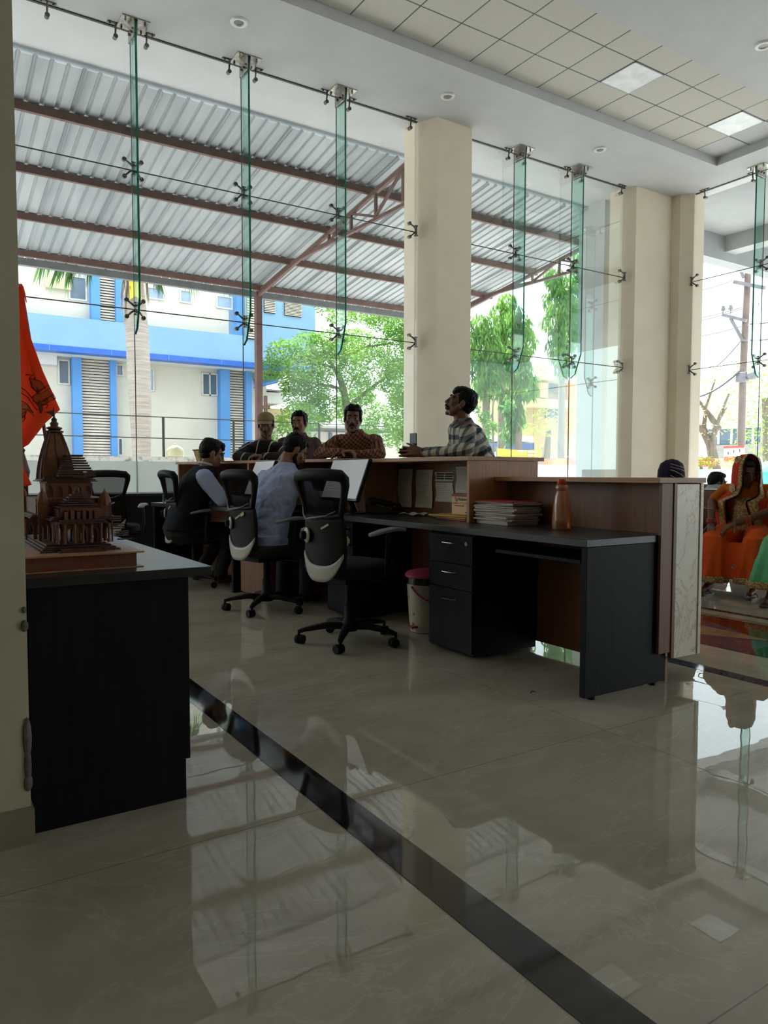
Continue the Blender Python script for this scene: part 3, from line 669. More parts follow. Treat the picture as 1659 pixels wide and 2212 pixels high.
# folders with the carton on top
FC = [('yellow', (214, 160, 56)), ('pink', (196, 78, 88)), ('pale yellow', (214, 178, 88))]
for k, (nm, c) in enumerate((FC[1], FC[0], FC[2])):
    o = MB().box((3.04-.01*k, 3.74+.02*k, T+.006+.011*k), (.25, .34, .009), Matrix.Rotation(.12*k-.1, 3, 'Z')).build('file_folder', mat(nm.replace(' ', '_')+'_card', c, rough=.6), bevel=.001)
    tag(o, nm+' card folder lying under the cream carton', 'folder', 'folders under the carton')
r = thing('carton', 'cream and red printed medicine carton standing on folders', 'box', (3.03, 3.70, T+.035))
MB().bx(2.99, 3.07, 3.545, 3.83, T+.0345, T+.165).build('box', mat('cream_card', (226, 196, 142), (220, 190, 136), rough=.5), r, world=True, bevel=.001)
MB().bx(2.988, 2.9895, 3.545, 3.83, T+.15, T+.165).build('red_band', mat('dark_red_print', (140, 40, 32), rough=.5), r, world=True)
RT = (PI/2, 0, -PI/2)
def tx(nm, s, m, par, y, z, sz, x=2.9885, sx=1): return text(nm, s, m, par, (x, y, z), sz, RT, .0004, sx=sx)
tx('lettering', 'Tg Nubenc', M['gloss'], r, 3.80, T+.125, .028)
b = MB(); b.bx(2.9884, 2.9894, 3.64, 3.83, T+.10, T+.115); b.build('band_print', mat('peach_print', (214, 160, 116), rough=.5), r, world=True); b = MB()
for y0, y1, z in ((3.77, 3.80, .108), (3.70, 3.80, .091), (3.62, 3.69, .05), (3.58, 3.61, .05)): b.bx(2.988, 2.9884, y0, y1, T+z-.003, T+z+.003)
b.build('small_print', M['inkred'], r, world=True)
# pile of papers
rnd = random.Random(3); z = T
for k in range(13):
    th = [.024, .011, .012, .009, .012, .008, .011, .012, .010, .008, .010, .006, .006][k]; col = (218, 206, 196) if k not in (11,) else (206, 192, 184)
    if k == 12: col = (196, 36, 44)
    a = rnd.uniform(-.14, .14)+(.05 if k > 8 else 0); dy = rnd.uniform(-.012, .012); dx = rnd.uniform(-.008, .01)
    o = MB().box((2.995+dx, 3.30+dy, z+th/2), (.225, .335 if k else .3, th-.0012), Matrix.Rotation(a, 3, 'Z') @ Matrix.Rotation(rnd.uniform(-.012, .012) if k > 1 else 0, 3, 'X')).build('file_bundle', mat('file_paper', col, tuple(q*.85 for q in col), rough=.8, scale=90, stretch=(.1, .1, 4)), bevel=.0015)
    lab = {0: 'thick cream file bundle at the bottom of the paper pile', 12: 'red-covered file lying on top of the paper pile', 11: 'thin file just under the red-covered one', 10: 'third file from the top of the pile'}
    tag(o, lab.get(k, 'loose cream file bundle in the middle of the paper pile beside the bottle'), 'file', 'files in the paper pile')
    z += th
# bottle
r = thing('water_bottle', 'orange-capped ribbed plastic water bottle standing on the dark desk top', 'bottle', (2.93, 2.80, T))
def botm():
    s = NT('orange_tinted_plastic'); s.n.remove(s.b); t = s.add('ShaderNodeBsdfTransparent'); t.inputs[0].default_value = (.92, .62, .46, 1)
    d = s.add('ShaderNodeBsdfDiffuse'); d.inputs[0].default_value = lin((255, 190, 150)); g = s.add('ShaderNodeBsdfGlossy'); g.inputs['Roughness'].default_value = .08
    m = s.add('ShaderNodeMixShader'); m.inputs[0].default_value = .30; s.l.new(t.outputs[0], m.inputs[1]); s.l.new(d.outputs[0], m.inputs[2])
    m2 = s.add('ShaderNodeMixShader'); m2.inputs[0].default_value = .12; s.l.new(m.outputs[0], m2.inputs[1]); s.l.new(g.outputs[0], m2.inputs[2]); s.l.new(m2.outputs[0], s.o.inputs[0]); return s.m
MB().lathe([(.001, .004), (.045, .002), (.05, .008), (.05, .05), (.048, .10), (.044, .14), (.039, .175), (.032, .20), (.029, .208), (.034, .216), (.0355, .225), (.032, .236), (.024, .244)], n=36).build('body', botm(), r, smooth=True)
MB().lathe([(.001, .006), (.044, .005), (.048, .012), (.048, .1), (.0435, .138), (.001, .138)], n=30).build('water', glass('orange_water', (.95, .74, .6, 1), .1), r, smooth=True)
MB().lathe([(.026, .24), (.027, .242), (.027, .268), (.025, .272), (.001, .273)], n=30).build('cap', mat('orange_cap', (222, 70, 24), (206, 60, 20), rough=.35), r, smooth=True)
p = PZ(1145, 1498, 0); tag(MB().grid(lambda u, v: V((p.x+.035*u, p.y+.012*math.sin(PI*u)*(v-.5), .002+.006*math.sin(PI*u))), 8, 4).build('dry_leaf', mat('dry_leaf_brown', (60, 44, 32), rough=.8), solid=.001), 'tiny dark curled leaf lying on the floor left of the dark end panel', 'leaf')
# things on the high top
o = tag(MB().grid(lambda u, v: V((2.93+.26*u, 4.38-.5*v, 1.157+.004*abs(math.sin(5*v+u)))), 6, 12).build('open_booklet', M['paper'], smooth=True, solid=.003), 'open white paper booklet on the counter top under the plaid sleeve', 'paper')
o = tag(MB().box((2.9, 4.50, 1.1575), (.02, .09, .004)).build('paper_slip', M['paper']), 'tiny white paper slip at the counter edge below the clasped hands', 'paper')
c = P0+fd*2.55+fn*.55
o = thing('basket', 'woven straw-coloured tray basket at the far end of the counter', 'basket', (c.x, c.y, 1.166), .3)
MB().lathe([(.1, 0), (.12, .003), (.155, .12), (.16, .122), (.15, .115), (.115, .01)], n=8).build('basket_wall', mat('straw', (196, 174, 112), (150, 128, 76), rough=.8, scale=30), o)
MB().tube([V((.158*math.cos(t), .158*math.sin(t), .122)) for t in (2*PI*k/8+.0 for k in range(8))], .006, 6, closed=True).build('rim', mat('dark_cane', (90, 72, 44), rough=.7), o)
c = P0+fd*.35+fn*.32
tag(MB().box(V((c.x, c.y, T+.08)), (.012, .2, .15), RF).build('file_folder', M['paper'], bevel=.001), 'white file standing between the pale blue shirt and the monitor', 'folder')
tag(MB().box(V((2.42, 6.62, T+.006)), (.24, .32, .01), Matrix.Rotation(.2, 3, 'Z')).build('register_book', mat('teal_cover', (70, 120, 130), (60, 108, 118), rough=.5), bevel=.002), 'teal register lying open before the man in the dark vest', 'book')
# ------------------------------------------------------------------ people
M['skin'] = mat('brown_skin', (118, 78, 58), (106, 68, 50), rough=.55, scale=14)
M['skin2'] = mat('light_brown_skin', (150, 104, 78), (138, 94, 70), rough=.55, scale=14)
M['hair'] = mat('black_hair', (12, 11, 11), (8, 8, 8), rough=.6, scale=60, stretch=(1, 1, .2), bump=.2, spec=.25)
M['eyewhite'] = mat('eye_white', (150, 142, 134), rough=.3)
M['iris'] = mat('dark_iris', (28, 18, 14), rough=.2)
M['lip'] = mat('lip', (112, 62, 54), (102, 56, 48), rough=.5)
M['gold'] = mat('gold_trim', (196, 152, 88), (146, 104, 52), rough=.4, metal=.35, scale=90)
ZU = V((0, 0, 1))
def finger_chain(b, p, d, palm, lens, rs, curl):
    d = V(d); ax = d.cross(palm).normalized()
    for i, L in enumerate(lens):
        d = Matrix.Rotation(curl[i], 3, ax) @ d; q = p + d*L
        b.cap(p, rs[i], q, rs[i+1], 10); p = q
def hand(b, w, d, palm, side, curl=(.25, .45, .3), spread=.06, thumb=(.45, .8, .25), k=1.0):
    """w wrist, d finger direction, palm = direction the palm faces, side = towards the thumb"""
    w = V(w); d = V(d).normalized(); palm = V(palm); palm = (palm-d*palm.dot(d)).normalized(); s = d.cross(palm).normalized()*side
    for i, (o, L) in enumerate(((.031, .088), (.010, .092), (-.011, .088), (-.030, .080))):
        kn = w + (d*L + s*o)*k
        b.cap(w + s*o*.55*k + d*.012*k, .0135*k, kn, .0115*k, 10)
        fl = (.045, .028, .021) if i == 1 else (.042, .025, .02) if i in (0, 2) else (.033, .02, .018)
        dd = (d + s*spread*(1.5-i)).normalized()
        finger_chain(b, kn, dd, palm, [q*k for q in fl], [.0102*k, .0094*k, .0085*k, .0072*k], curl)
    t0 = w + (d*.022 + s*.026 + palm*.006)*k; td = (d*thumb[0] + s*thumb[1] + palm*thumb[2]).normalized()
    finger_chain(b, t0, td, palm, [.042*k, .032*k, .026*k], [.014*k, .0115*k, .0105*k, .008*k], (.1, -.25, -.2))
    b.ell(w + d*.045*k, (.018*k, .018*k, .018*k))
def headgeo(b, c, R, k=1.0, nose=1.0, jaw=1.0, ears=True):
    T = lambda p: V(c) + R @ (V(p)*k)
    def E(p, r): b.ell(T(p), tuple(q*k for q in r), 16, 10, R)
    def C(p, r, q, s): b.cap(T(p), r*k, T(q), s*k, 10)
    E((0, -.015, .03), (.073, .093, .088)); E((0, .03, -.03), (.060, .060, .082)); E((0, .043, -.083), (.046*jaw, .042, .036))
    E((0, .072, -.106), (.021*jaw, .018, .017)); C((-.055, 0, -.03), .02, (-.035, .045, -.09), .022); C((.055, 0, -.03), .02, (.035, .045, -.09), .022)
    C((0, .088, .012), .0085, (0, .110*nose, -.030), .0125); E((-.012, .099, -.036), (.010, .011, .008)); E((.012, .099, -.036), (.010, .011, .008))
    C((-.04, .073, .024), .011, (-.012, .086, .022), .010); C((.04, .073, .024), .011, (.012, .086, .022), .010)
    E((-.04, .062, -.028), (.022, .02, .018)); E((.04, .062, -.028), (.022, .02, .018))
    E((0, .092, -.064), (.022, .011, .007)); E((0, .089, -.078), (.019, .011, .008))
    if ears:
        for s in (-1, 1): E((s*.077, -.008, -.008), (.009, .021, .032)); E((s*.074, .004, -.03), (.008, .01, .012))
def facekids(o, c, R, k=1.0, look=(0, 0), brows=True, mous=0, beard=0, stubble=0):
    T = lambda p: V(c) + R @ (V(p)*k)
    e = MB(); i = MB()
    for s in (-1, 1):
        e.ell(T((s*.030, .0765, .001)), (.0125*k, .0100*k, .0062*k), 12, 8, R); i.ell(T((s*.030+look[0]*.006, .0848, .001+look[1]*.004)), (.0062*k, .0032*k, .0056*k), 10, 6, R)
    eo = e.build('eyes', M['eyewhite'], o, smooth=True); i.build('irises', M['iris'], eo, smooth=True)
    l = MB(); l.ell(T((0, .0965, -.0655)), (.021*k, .0085*k, .0055*k), 12, 6, R); l.ell(T((0, .0945, -.0765)), (.018*k, .0085*k, .006*k), 12, 6, R); l.build('lips', M['lip'], o, smooth=True)
    if brows:
        h = MB()
        for s in (-1, 1): h.tube([T((s*.012, .0955, .026)), T((s*.028, .0915, .032)), T((s*.046, .078, .027))], [.0045*k, .005*k, .003*k], 8)
        h.build('eyebrows', M['hair'], o, smooth=True)
    if mous:
        h = MB(); q = mous
        for s in (-1, 1): h.tube([T((0, .103, -.052)), T((s*.015, .1005, -.055)), T((s*.028, .088, -.064)), T((s*.034, .078, -.074-.01*q))], [.007*k*q, .008*k*q, .006*k*q, .003*k], 8)
        h.build('moustache', M['hair'], o, smooth=True)
    if beard:
        h = MB()
        for s in (-1, 1):
            h.cap(T((s*.068, .004, -.02)), .012*k, T((s*.058, .018, -.07)), .018*k); h.cap(T((s*.058, .018, -.07)), .018*k, T((s*.03, .062, -.105)), .02*k)
        h.ell(T((0, .07, -.112)), (.034*k, .028*k, .022*k), 12, 8, R); h.cap(T((-.02, .088, -.092)), .010*k, T((.02, .088, -.092)), .010*k)
        link('beard', fuse(h, .005, 3, .008, .03), M['hair'], o)
def hairgeo(c, R, k=1.0, top=1.0, style=0):
    T = lambda p: V(c) + R @ (V(p)*k); h = MB()
    def E(p, r): h.ell(T(p), tuple(q*k for q in r), 16, 10, R)
    E((0, -.012, .088), (.074, .094, .038*top)); E((0, -.064, .03), (.076, .056, .08)); E((0, -.05, -.02), (.066, .05, .05))
    for s in (-1, 1): E((s*.066, -.02, .045), (.017, .064, .055)); E((s*.070, .012, .01), (.009, .018, .035))
    if style == 1:   # upswept front
        for i in range(9): a = random.uniform(-.05, .05); E((a, .045+random.uniform(-.025, .02), .102+random.uniform(0, .012)), (.020, .028, .020))
    if style == 2:   # heavy fringe falling over the forehead
        E((0, .052, .083), (.066, .036, .034)); E((0, .072, .062), (.054, .022, .018))
    return h
def person(label, loc, az, spine, head, hrot, arms, legs, skin='skin', top=None, sleeve=1, trousers=None, shoe=None, hk={}, fk={}, hd={}, k=1.0, wid=1.0, hairstyle=0, hairtop=1.0, hair=True, voxel=.0065, folds=.022, toplen=0, extra=None, collar=None, group=None, shoul=.175, slk=1.0):
    """one continuous body; clothes and hair are its children. All coordinates local: +Y is where the person faces"""
    b = MB(); rings = []; cl = []
    dims = [(.165, .115), (.152, .108), (.170, .122), (.168, .098), (.060, .058)]
    for (p, tw), (a, d) in zip(spine, dims):
        x = V((math.cos(tw), -math.sin(tw), 0)); y = V((math.sin(tw), math.cos(tw), 0)); rings.append((V(p), x, y, a*wid, d*wid))
    def inter(rs):
        out = []
        for i in range(len(rs)-1):
            for q in range(4):
                t = q/4; A, B = rs[i], rs[i+1]; out.append(tuple((A[j].lerp(B[j], t) if j < 3 else A[j]*(1-t)+B[j]*t) for j in range(5)))
        return out + [rs[-1]]
    b.loft(inter(rings), 20, 2.4)
    hip, chest, sh = rings[0], rings[2], rings[3]
    R = Matrix.Rotation(-hrot[0], 3, 'Z') @ Matrix.Rotation(hrot[1], 3, 'X') @ Matrix.Rotation(hrot[2], 3, 'Y')
    hc = V(head); headgeo(b, hc, R, k, **hd)
    b.cap(rings[4][0]-V((0, 0, .05)), .062, hc + R @ V((0, -.02, -.07)), .053)
    S = MB(); S.loft(inter([(c, x, y, a+.018, d+.018) for c, x, y, a, d in (rings[:4] + [(rings[4][0]-V((0, 0, .02)), rings[4][1], rings[4][2], .074, .071)])]), 24, 2.3)
    if toplen: c0 = rings[0]; S.loft([(c0[0]-V((0, 0, toplen)), c0[1], c0[2], c0[3]+.03, c0[4]+.03), (c0[0]+V((0, 0, .05)), c0[1], c0[2], c0[3]+.02, c0[4]+.02)], 24, 2.3)
    A = MB()
    for s, el, wr, hn in arms:
        sp = sh[0] + sh[1]*s*shoul*wid + V((0, 0, -.025)); el, wr = V(el), V(wr)
        b.cap(sp, .052, el, .041); b.cap(el, .041, wr, .027)
        ks = .86 if sleeve == 0 else slk
        A.cap(sp-sh[1]*s*.03, .066*ks, sp, .066*ks); A.cap(sp, .064*ks, el.lerp(sp, .25) if sleeve == 0 else el, .053*slk)
        if sleeve == 1: e2 = el.lerp(wr, .96); A.cap(el, .053*slk, e2, .036); fd = (wr-el).normalized(); A.cyl(e2-fd*.045, e2+fd*.003, .040, .039)
        if hn: hand(b, wr, **hn)
    Tm = MB()
    for s, kn, an, toe in legs:
        hp = hip[0] + hip[1]*s*.085 - V((0, 0, .03)); kn, an, toe = V(kn), V(an), V(toe)
        b.cap(hp, .088, kn, .058); b.cap(kn, .058, an, .038); b.cap(an-V((0, 0, .02)), .036, an.lerp(toe, .5)-V((0, 0, .02)), .032); b.cap(an.lerp(toe, .4)-V((0, 0, .025)), .032, toe, .022)
        Tm.cap(hp, .105, kn, .078); Tm.cap(kn, .078, an, .062)
    o = link('person', fuse(b, voxel, 4), M[skin]); o.location = loc; o.rotation_euler = (0, 0, -az); tag(o, label, 'person', group)
    if hair: link('hair', fuse(hairgeo(hc, R, k, hairtop, hairstyle), .006, 3, .014, .02), M['hair'], o)
    facekids(o, hc, R, k, **fk)
    if top is not None:
        if isinstance(top, tuple):
            link('shirt_sleeves', fuse(A, .009, 4, folds*.8, .05), top[0], o)
            v = MB(); v.loft(inter([(c, x, y, a+.03, d+.03) for c, x, y, a, d in rings[:4]] + [(rings[4][0]+V((0, -.005, .0)), rings[4][1], rings[4][2], .092, .088)]), 24, 2.5); link('waistcoat', fuse(v, .01, 4, folds, .09), top[1], o)
        else:
            S.v += []; n = len(S.v); S.add(A.v, A.f); link('shirt', fuse(S, .009, 5, folds, .06), top, o)
    if collar is not None:
        nb = rings[4][0]; nd = (hc-nb).normalized(); x = rings[4][1]; y = rings[4][2]; q = MB()
        q.grid(lambda u, v: nb - ZU*.012 + nd*(.036*(1-v)+.002) + (x*math.cos(2*PI*u*.93+PI/2+.22) + y*math.sin(2*PI*u*.93+PI/2+.22))*(.064+.03*v) - ZU*(.018*v + .02*(.5+.5*math.cos(2*PI*u*.93+.22))), 30, 4).build('collar', collar, o, smooth=True, solid=.005)
    if trousers is not None:
        Tm.ell(hip[0]-V((0, 0, .02)), (.18*wid, .135*wid, .12)); link('trousers', fuse(Tm, .012, 4, .02, .08), trousers, o)
    if shoe is not None:
        for s, kn, an, toe in legs:
            q = MB(); an, toe = V(an), V(toe); q.cap(an-V((0, 0, .03)), .045, toe, .038); q.cap(an-V((0, 0, .01)), .045, an-V((0, 0, .04)), .046); link('shoe', fuse(q, .01, 2), shoe, o)
    if extra: extra(o, hc, R, rings)
    return o
def w2l(loc, az):
    R = Matrix.Rotation(az, 3, 'Z'); L = V(loc); return lambda x, y, z: R @ (V((x, y, z)) - L)
navy = clothmat('navy_waistcoat_cloth', (28, 31, 42), (22, 24, 34)); blue = clothmat('pale_blue_shirting', (176, 186, 222), (164, 174, 212), scale=3, bump=.3)
dark = clothmat('charcoal_trouser_cloth', (40, 40, 44)); brownleather = mat('brown_leather', (70, 42, 30), rough=.35)
# --- seated man in the waistcoat
loc, az = (2.11, 6.72, 0), math.radians(96); L = w2l(loc, az)
def specs(o, hc, R, rings):
    T = lambda p: hc + R @ V(p); q = MB()
    for s in (-1, 1):
        q.tube([T((s*.034+.024*math.cos(t), .098, -.002+.019*math.sin(t))) for t in (2*PI*i/18 for i in range(18))], .0026, 6, closed=True)
        q.tube([T((s*.058, .095, .006)), T((s*.074, .06, .008)), T((s*.081, -.005, .006)), T((s*.078, -.03, -.012))], .0025, 6)
    q.tube([T((-.01, .099, .003)), T((0, .105, .006)), T((.01, .099, .003))], .0025, 6); q.build('spectacles', M['gloss'], o, smooth=True)
    link('collar_band', MB().tube([rings[4][0] + ZU*.022 + (rings[4][1]*math.cos(t)+rings[4][2]*math.sin(t))*.066 + rings[4][2]*.008 + V((0, 0, -.016*math.sin(t))) for t in (2*PI*i/24 for i in range(24))], .006, 8, 1.6, closed=True).mesh('c'), M['paper'], o)
person('seated man in a dark waistcoat and spectacles, bent over the desk', loc, az,
       [((0, -.02, .53), 0), ((0, .03, .70), 0), ((0, .11, .90), .05), ((0, .16, 1.03), .05), ((0, .20, 1.115), 0)], (.0, .27, 1.235), (.02, -.32, 0),
       [(1, (.31, .29, .80), (.22, .58, .785), dict(d=(-.15, 1, -.05), palm=(0, 0, -1), side=-1, curl=(.4, .6, .4))), (-1, (-.27, .34, .80), (-.14, .57, .785), dict(d=(.3, 1, -.05), palm=(0, 0, -1), side=1, curl=(.4, .6, .4)))],
       [(1, (.11, .42, .50), (.13, .30, .10), (.14, .42, .06)), (-1, (-.11, .42, .50), (-.15, .18, .12), (-.15, .28, .06))], 'skin2', (blue, navy), trousers=dark, shoe=brownleather, extra=specs, wid=1.2, folds=.012, hairstyle=2, hairtop=1.0, k=1.1, slk=1.28)
# --- seated man in the pale blue shirt
loc, az = (2.28, 5.22, 0), math.radians(62)
person('seated bearded man in a pale blue shirt seen from behind, head bowed over the desk', loc, az,
       [((0, -.04, .53), 0), ((0, .02, .70), 0), ((.01, .10, .88), .1), ((.02, .15, 1.03), .15), ((.03, .19, 1.12), .1)], (.075, .275, 1.235), (.62, -.62, 0),
       [(1, (.27, .30, .82), (.24, .52, .785), dict(d=(-.2, 1, 0), palm=(0, 0, -1), side=-1, curl=(.5, .7, .4))), (-1, (-.27, .30, .82), (-.14, .54, .785), dict(d=(.3, 1, 0), palm=(0, 0, -1), side=1, curl=(.5, .7, .4)))],
       [(1, (.11, .40, .50), (.12, .36, .09), (.13, .5, .04)), (-1, (-.11, .40, .50), (-.12, .36, .09), (-.13, .5, .04))], 'skin2', blue, trousers=dark, shoe=M['gloss'], fk=dict(mous=.8, beard=1), wid=1.04, folds=.026, toplen=.04, collar=blue, hairtop=1.0)
# --- three men at the far counter
cap_m = clothmat('khaki_cap_cotton', (150, 132, 98), (136, 118, 86)); 
def stripes():
    s = NT('black_cloth_white_piping'); v = s.coord(rot=(0, .5, .35)); x = s.add('ShaderNodeSeparateXYZ'); s.l.new(v, x.inputs[0])
    f = s.math('FRACT', s.math('MULTIPLY', s.math('ADD', x.outputs[0], .5), 1/.105)); k = s.math('LESS_THAN', f, .1)
    s.l.new(s.ramp(k, [(0, lin((26, 26, 30))), (.5, lin((205, 200, 190)))], 'CONSTANT'), s.b.inputs['Base Color']); s.b.inputs['Roughness'].default_value = .85; return s.m
def caphat(o, hc, R, rings):
    T = lambda p: hc + R @ V(p); q = MB()
    q.grid(lambda u, v: T((.083*math.cos(2*PI*u)*math.cos(v*PI/2)**.8, -.008+.102*math.sin(2*PI*u)*math.cos(v*PI/2)**.8, .048+.078*math.sin(v*PI/2)**.9)), 28, 8); c = q.build('cap', cap_m, o, smooth=True, solid=.004)
    MB().grid(lambda u, v: T(((.078+.004*v)*math.sin((u-.5)*2.3), .085*math.cos((u-.5)*2.3)+.07*v*(math.cos((u-.5)*2.0)), .05-.022*v+.014*math.cos((u-.5)*3)-.01)), 18, 5).build('cap_peak', cap_m, c, smooth=True, solid=.004)
def stand(sp, arms, **kw): return sp
leg_st = lambda dy=0: [(1, (.10, .02+dy, .50), (.11, -.02+dy, .09), (.12, .12+dy, .04)), (-1, (-.10, .02+dy, .50), (-.11, -.02+dy, .09), (-.12, .12+dy, .04))]
loc, az = (3.14, 7.10, 0), math.radians(216); L = w2l(loc, az)
person('man in a khaki cap and black piped shirt leaning on the counter', loc, az,
       [((0, -.06, .92), 0), ((0, .00, 1.06), 0), ((0, .10, 1.22), 0), ((0, .17, 1.33), 0), ((0, .21, 1.40), 0)], (-.02, .25, 1.535), (-.1, -.22, .04),
       [(1, (.25, .35, 1.215), (.05, .42, 1.21), dict(d=(-1, .15, .1), palm=(0, -.4, -1), side=-1, curl=(.5, .8, .5), k=.95)), (-1, (-.25, .35, 1.215), (-.03, .45, 1.215), dict(d=(1, .25, .1), palm=(0, -.4, -1), side=1, curl=(.5, .8, .5), k=.95))],
       leg_st(), 'skin', stripes(), trousers=dark, shoe=M['gloss'], extra=caphat, fk=dict(mous=.35), hairtop=.5, wid=.95, folds=.018)
mauve = clothmat('mauve_brown_shirting', (92, 70, 74), (82, 62, 66))
loc, az = (3.42, 6.95, 0), math.radians(212); L = w2l(loc, az)
person('man in a mauve-brown shirt between the capped man and the checked shirt', loc, az,
       [((0, -.02, .95), 0), ((0, .0, 1.10), 0), ((0, .03, 1.27), 0), ((0, .05, 1.385), 0), ((0, .06, 1.455), 0)], (.0, .085, 1.565), (.22, -.06, 0),
       [(1, (.24, .14, 1.18), (.10, .36, 1.20), dict(d=(-.7, .7, 0), palm=(0, 0, -1), side=-1)), (-1, (-.24, .02, 1.16), (-.22, .2, 1.0), None)],
       leg_st(), 'skin2', mauve, trousers=dark, shoe=M['gloss'], hairstyle=1, fk=dict(mous=.9, look=(-.6, 0)), wid=.92, folds=.018, collar=mauve)
check = plaid('orange_brown_checked_shirting', (150, 98, 64), (108, 66, 48), (52, 34, 32), .030, .030, .5, .5, .75)
loc, az = (3.47, 5.86, 0), math.radians(226); L = w2l(loc, az)
person('man in an orange-brown checked shirt, arms folded on the counter', loc, az,
       [((.02, -.04, .94), 0), ((.0, .0, 1.08), 0), ((-.01, .06, 1.25), -.1), ((-.02, .10, 1.365), -.1), ((-.02, .12, 1.43), 0)], (.0, .155, 1.54), (-.22, -.06, -.05),
       [(-1, (-.28, .26, 1.215), (-.02, .40, 1.215), dict(d=(1, .1, .05), palm=(0, -.2, -1), side=1, curl=(.5, .7, .5))), (1, (.27, .30, 1.225), (.02, .44, 1.235), dict(d=(-1, .12, .08), palm=(0, -.2, -1), side=-1, curl=(.7, .9, .6)))],
       leg_st(), 'skin', check, trousers=dark, shoe=M['gloss'], hairstyle=1, hairtop=1.1, fk=dict(mous=.9, look=(.3, 0)), wid=.98, folds=.02, collar=check)
# --- man in the plaid shirt, looking up
tart = plaid('cream_and_navy_plaid_shirting', (196, 190, 172), (112, 114, 116), (40, 44, 60), .085, .085, .4, .42, .25)
loc, az = (3.65, 4.36, 0), math.radians(-58); L = w2l(loc, az)
wl, wr = V((-.14, .40, 1.205)), V((.06, .46, 1.215))
def stud(o, hc, R, rings):
    MB().ell(hc + R @ V((-.081, .0, -.042)), .006).build('ear_stud', M['steel'], o, smooth=True)
person('man in a cream and navy plaid shirt leaning on the counter, looking up', loc, az,
       [((0, -.10, .94), 0), ((0, -.03, 1.08), 0), ((0, .06, 1.25), 0), ((0, .10, 1.385), 0), ((0, .115, 1.45), 0)], (.0, .13, 1.585), (.02, .36, 0),
       [(-1, (-.29, .12, 1.215), (-.10, .42, 1.21), dict(d=(.25, 1, .18), palm=(1, -.2, -.1), side=1, curl=(.12, .25, .2), spread=.16, thumb=(.35, .85, .1))), (1, (.27, .18, 1.22), (.03, .45, 1.205), dict(d=(-.1, 1, .1), palm=(-1, 0, 0), side=-1, curl=(.3, .5, .3), thumb=(.4, .85, .1)))],
       leg_st(-.06), 'skin', tart, trousers=dark, shoe=M['gloss'], hairstyle=2, hairtop=1.1, fk=dict(mous=1.25, look=(0, .5)), wid=1.12, folds=.022, collar=tart, extra=stud, voxel=.005)
r = thing('mobile_phone', 'black mobile phone held upright in the hands of the man looking up', 'phone', V(loc) + Matrix.Rotation(-az, 3, 'Z') @ V((-.035, .495, 1.235)), az-.75)
MB().bx(-.036, .036, -.0045, .0045, -.03, .12).build('body', M['gloss'], r, bevel=.004); MB().bx(-.033, .033, -.0055, -.0045, -.026, .116).build('screen', M['gloss'], r)
# ------------------------------------------------------------------ carved temple model on its plinth
tw = wood('carved_ply', (122, 74, 50), (100, 60, 42), 'z', 5, .6); twd = wood('carved_ply_dark', (84, 48, 34), (66, 38, 28), 'z', 5, .6)
ox, oy, oz = .27, 2.40, T
r = thing('temple_model', 'brown laser-cut wooden model of a tiered temple on a lettered plinth', 'temple model', (.45, 2.8, T))
MB().bx(.262, .60, 2.402, 3.05, T+.001, T+.045).build('plinth_box', tw, r, world=True)
b = MB(); b.bx(.262, .62, 2.385, 3.09, T+.046, T+.051); b.bx(.262, .62, 2.39, 3.08, T, T+.003); pt = b.build('plinth_top', M['teaky'], r, world=True)
devr = M['inkred']
text('lettering', 'सप्रेम भेंट     प्रसाद    फूलसिंह कुशवाह,', devr, r, (.285, 2.4015, T+.027), .0165, (PI/2, 0, 0), .0003, sx=.88)
text('lettering', 'अध्यक्ष व नगरपालिका परिषद श्योपुर', devr, r, (.325, 2.4015, T+.008), .0135, (PI/2, 0, 0), .0003, sx=.95)
TX = .047
class TMB(MB):
    def build(s, *a, **k):
        s.v = [(x+TX, y, z) for x, y, z in s.v]; return super().build(*a, **k)
z0 = T+.051; cx_, cy_ = .395, 2.66
st = TMB()
for k in range(4): st.bx(.28+.008*k, .52-.012*k, 2.47+.014*k, 3.0-.014*k, z0+.006*k, z0+.006*k+.005)
st.bx(.33, .47, 2.44, 2.6, z0, z0+.005); st.bx(.34, .46, 2.45, 2.6, z0+.005, z0+.011); st.build('steps', twd, r, world=True)
zb = z0+.024
def arcade(b, x0, x1, y, z, h, n, alongx=True, t=.004):
    """thin fretwork wall with n pointed openings"""
    w = (x1-x0)/n
    for i in range(n):
        c = x0+w*(i+.5)
        pts = [(x0+w*i, 0), (c-w*.3, 0), (c-w*.3, h*.5), (c-w*.2, h*.66), (c, h*.78), (c, h), (x0+w*i, h)]
        P = lambda u, v, s=0: (u, y+s, z+v) if alongx else (y+s, u, z+v)
        b.prism([P(*p) for p in pts], (0, t, 0) if alongx else (t, 0, 0))
        b.prism([P(2*c-p[0], p[1]) for p in pts], (0, t, 0) if alongx else (t, 0, 0))
hall = TMB()
arcade(hall, .355, .465, 2.50, zb, .062, 3); arcade(hall, .335, .49, 2.55, zb, .07, 5); arcade(hall, .30, .50, 2.64, zb, .075, 5); arcade(hall, 2.5, 2.9, .50, zb, .07, 8, False); arcade(hall, 2.5, 2.9, .335, zb, .07, 8, False)
arcade(hall, .27, .36, 2.72, zb, .07, 3)
for x in (.355, .385, .41, .435, .465, .335, .49):
    for y in (2.497, 2.548): hall.lathe([(.006, 0), (.006, .008), (.004, .012), (.004, .045), (.006, .05), (.007, .062)], (x, y, zb), 8)
hall.build('pillared_hall', tw, r, world=True)
ev = TMB()
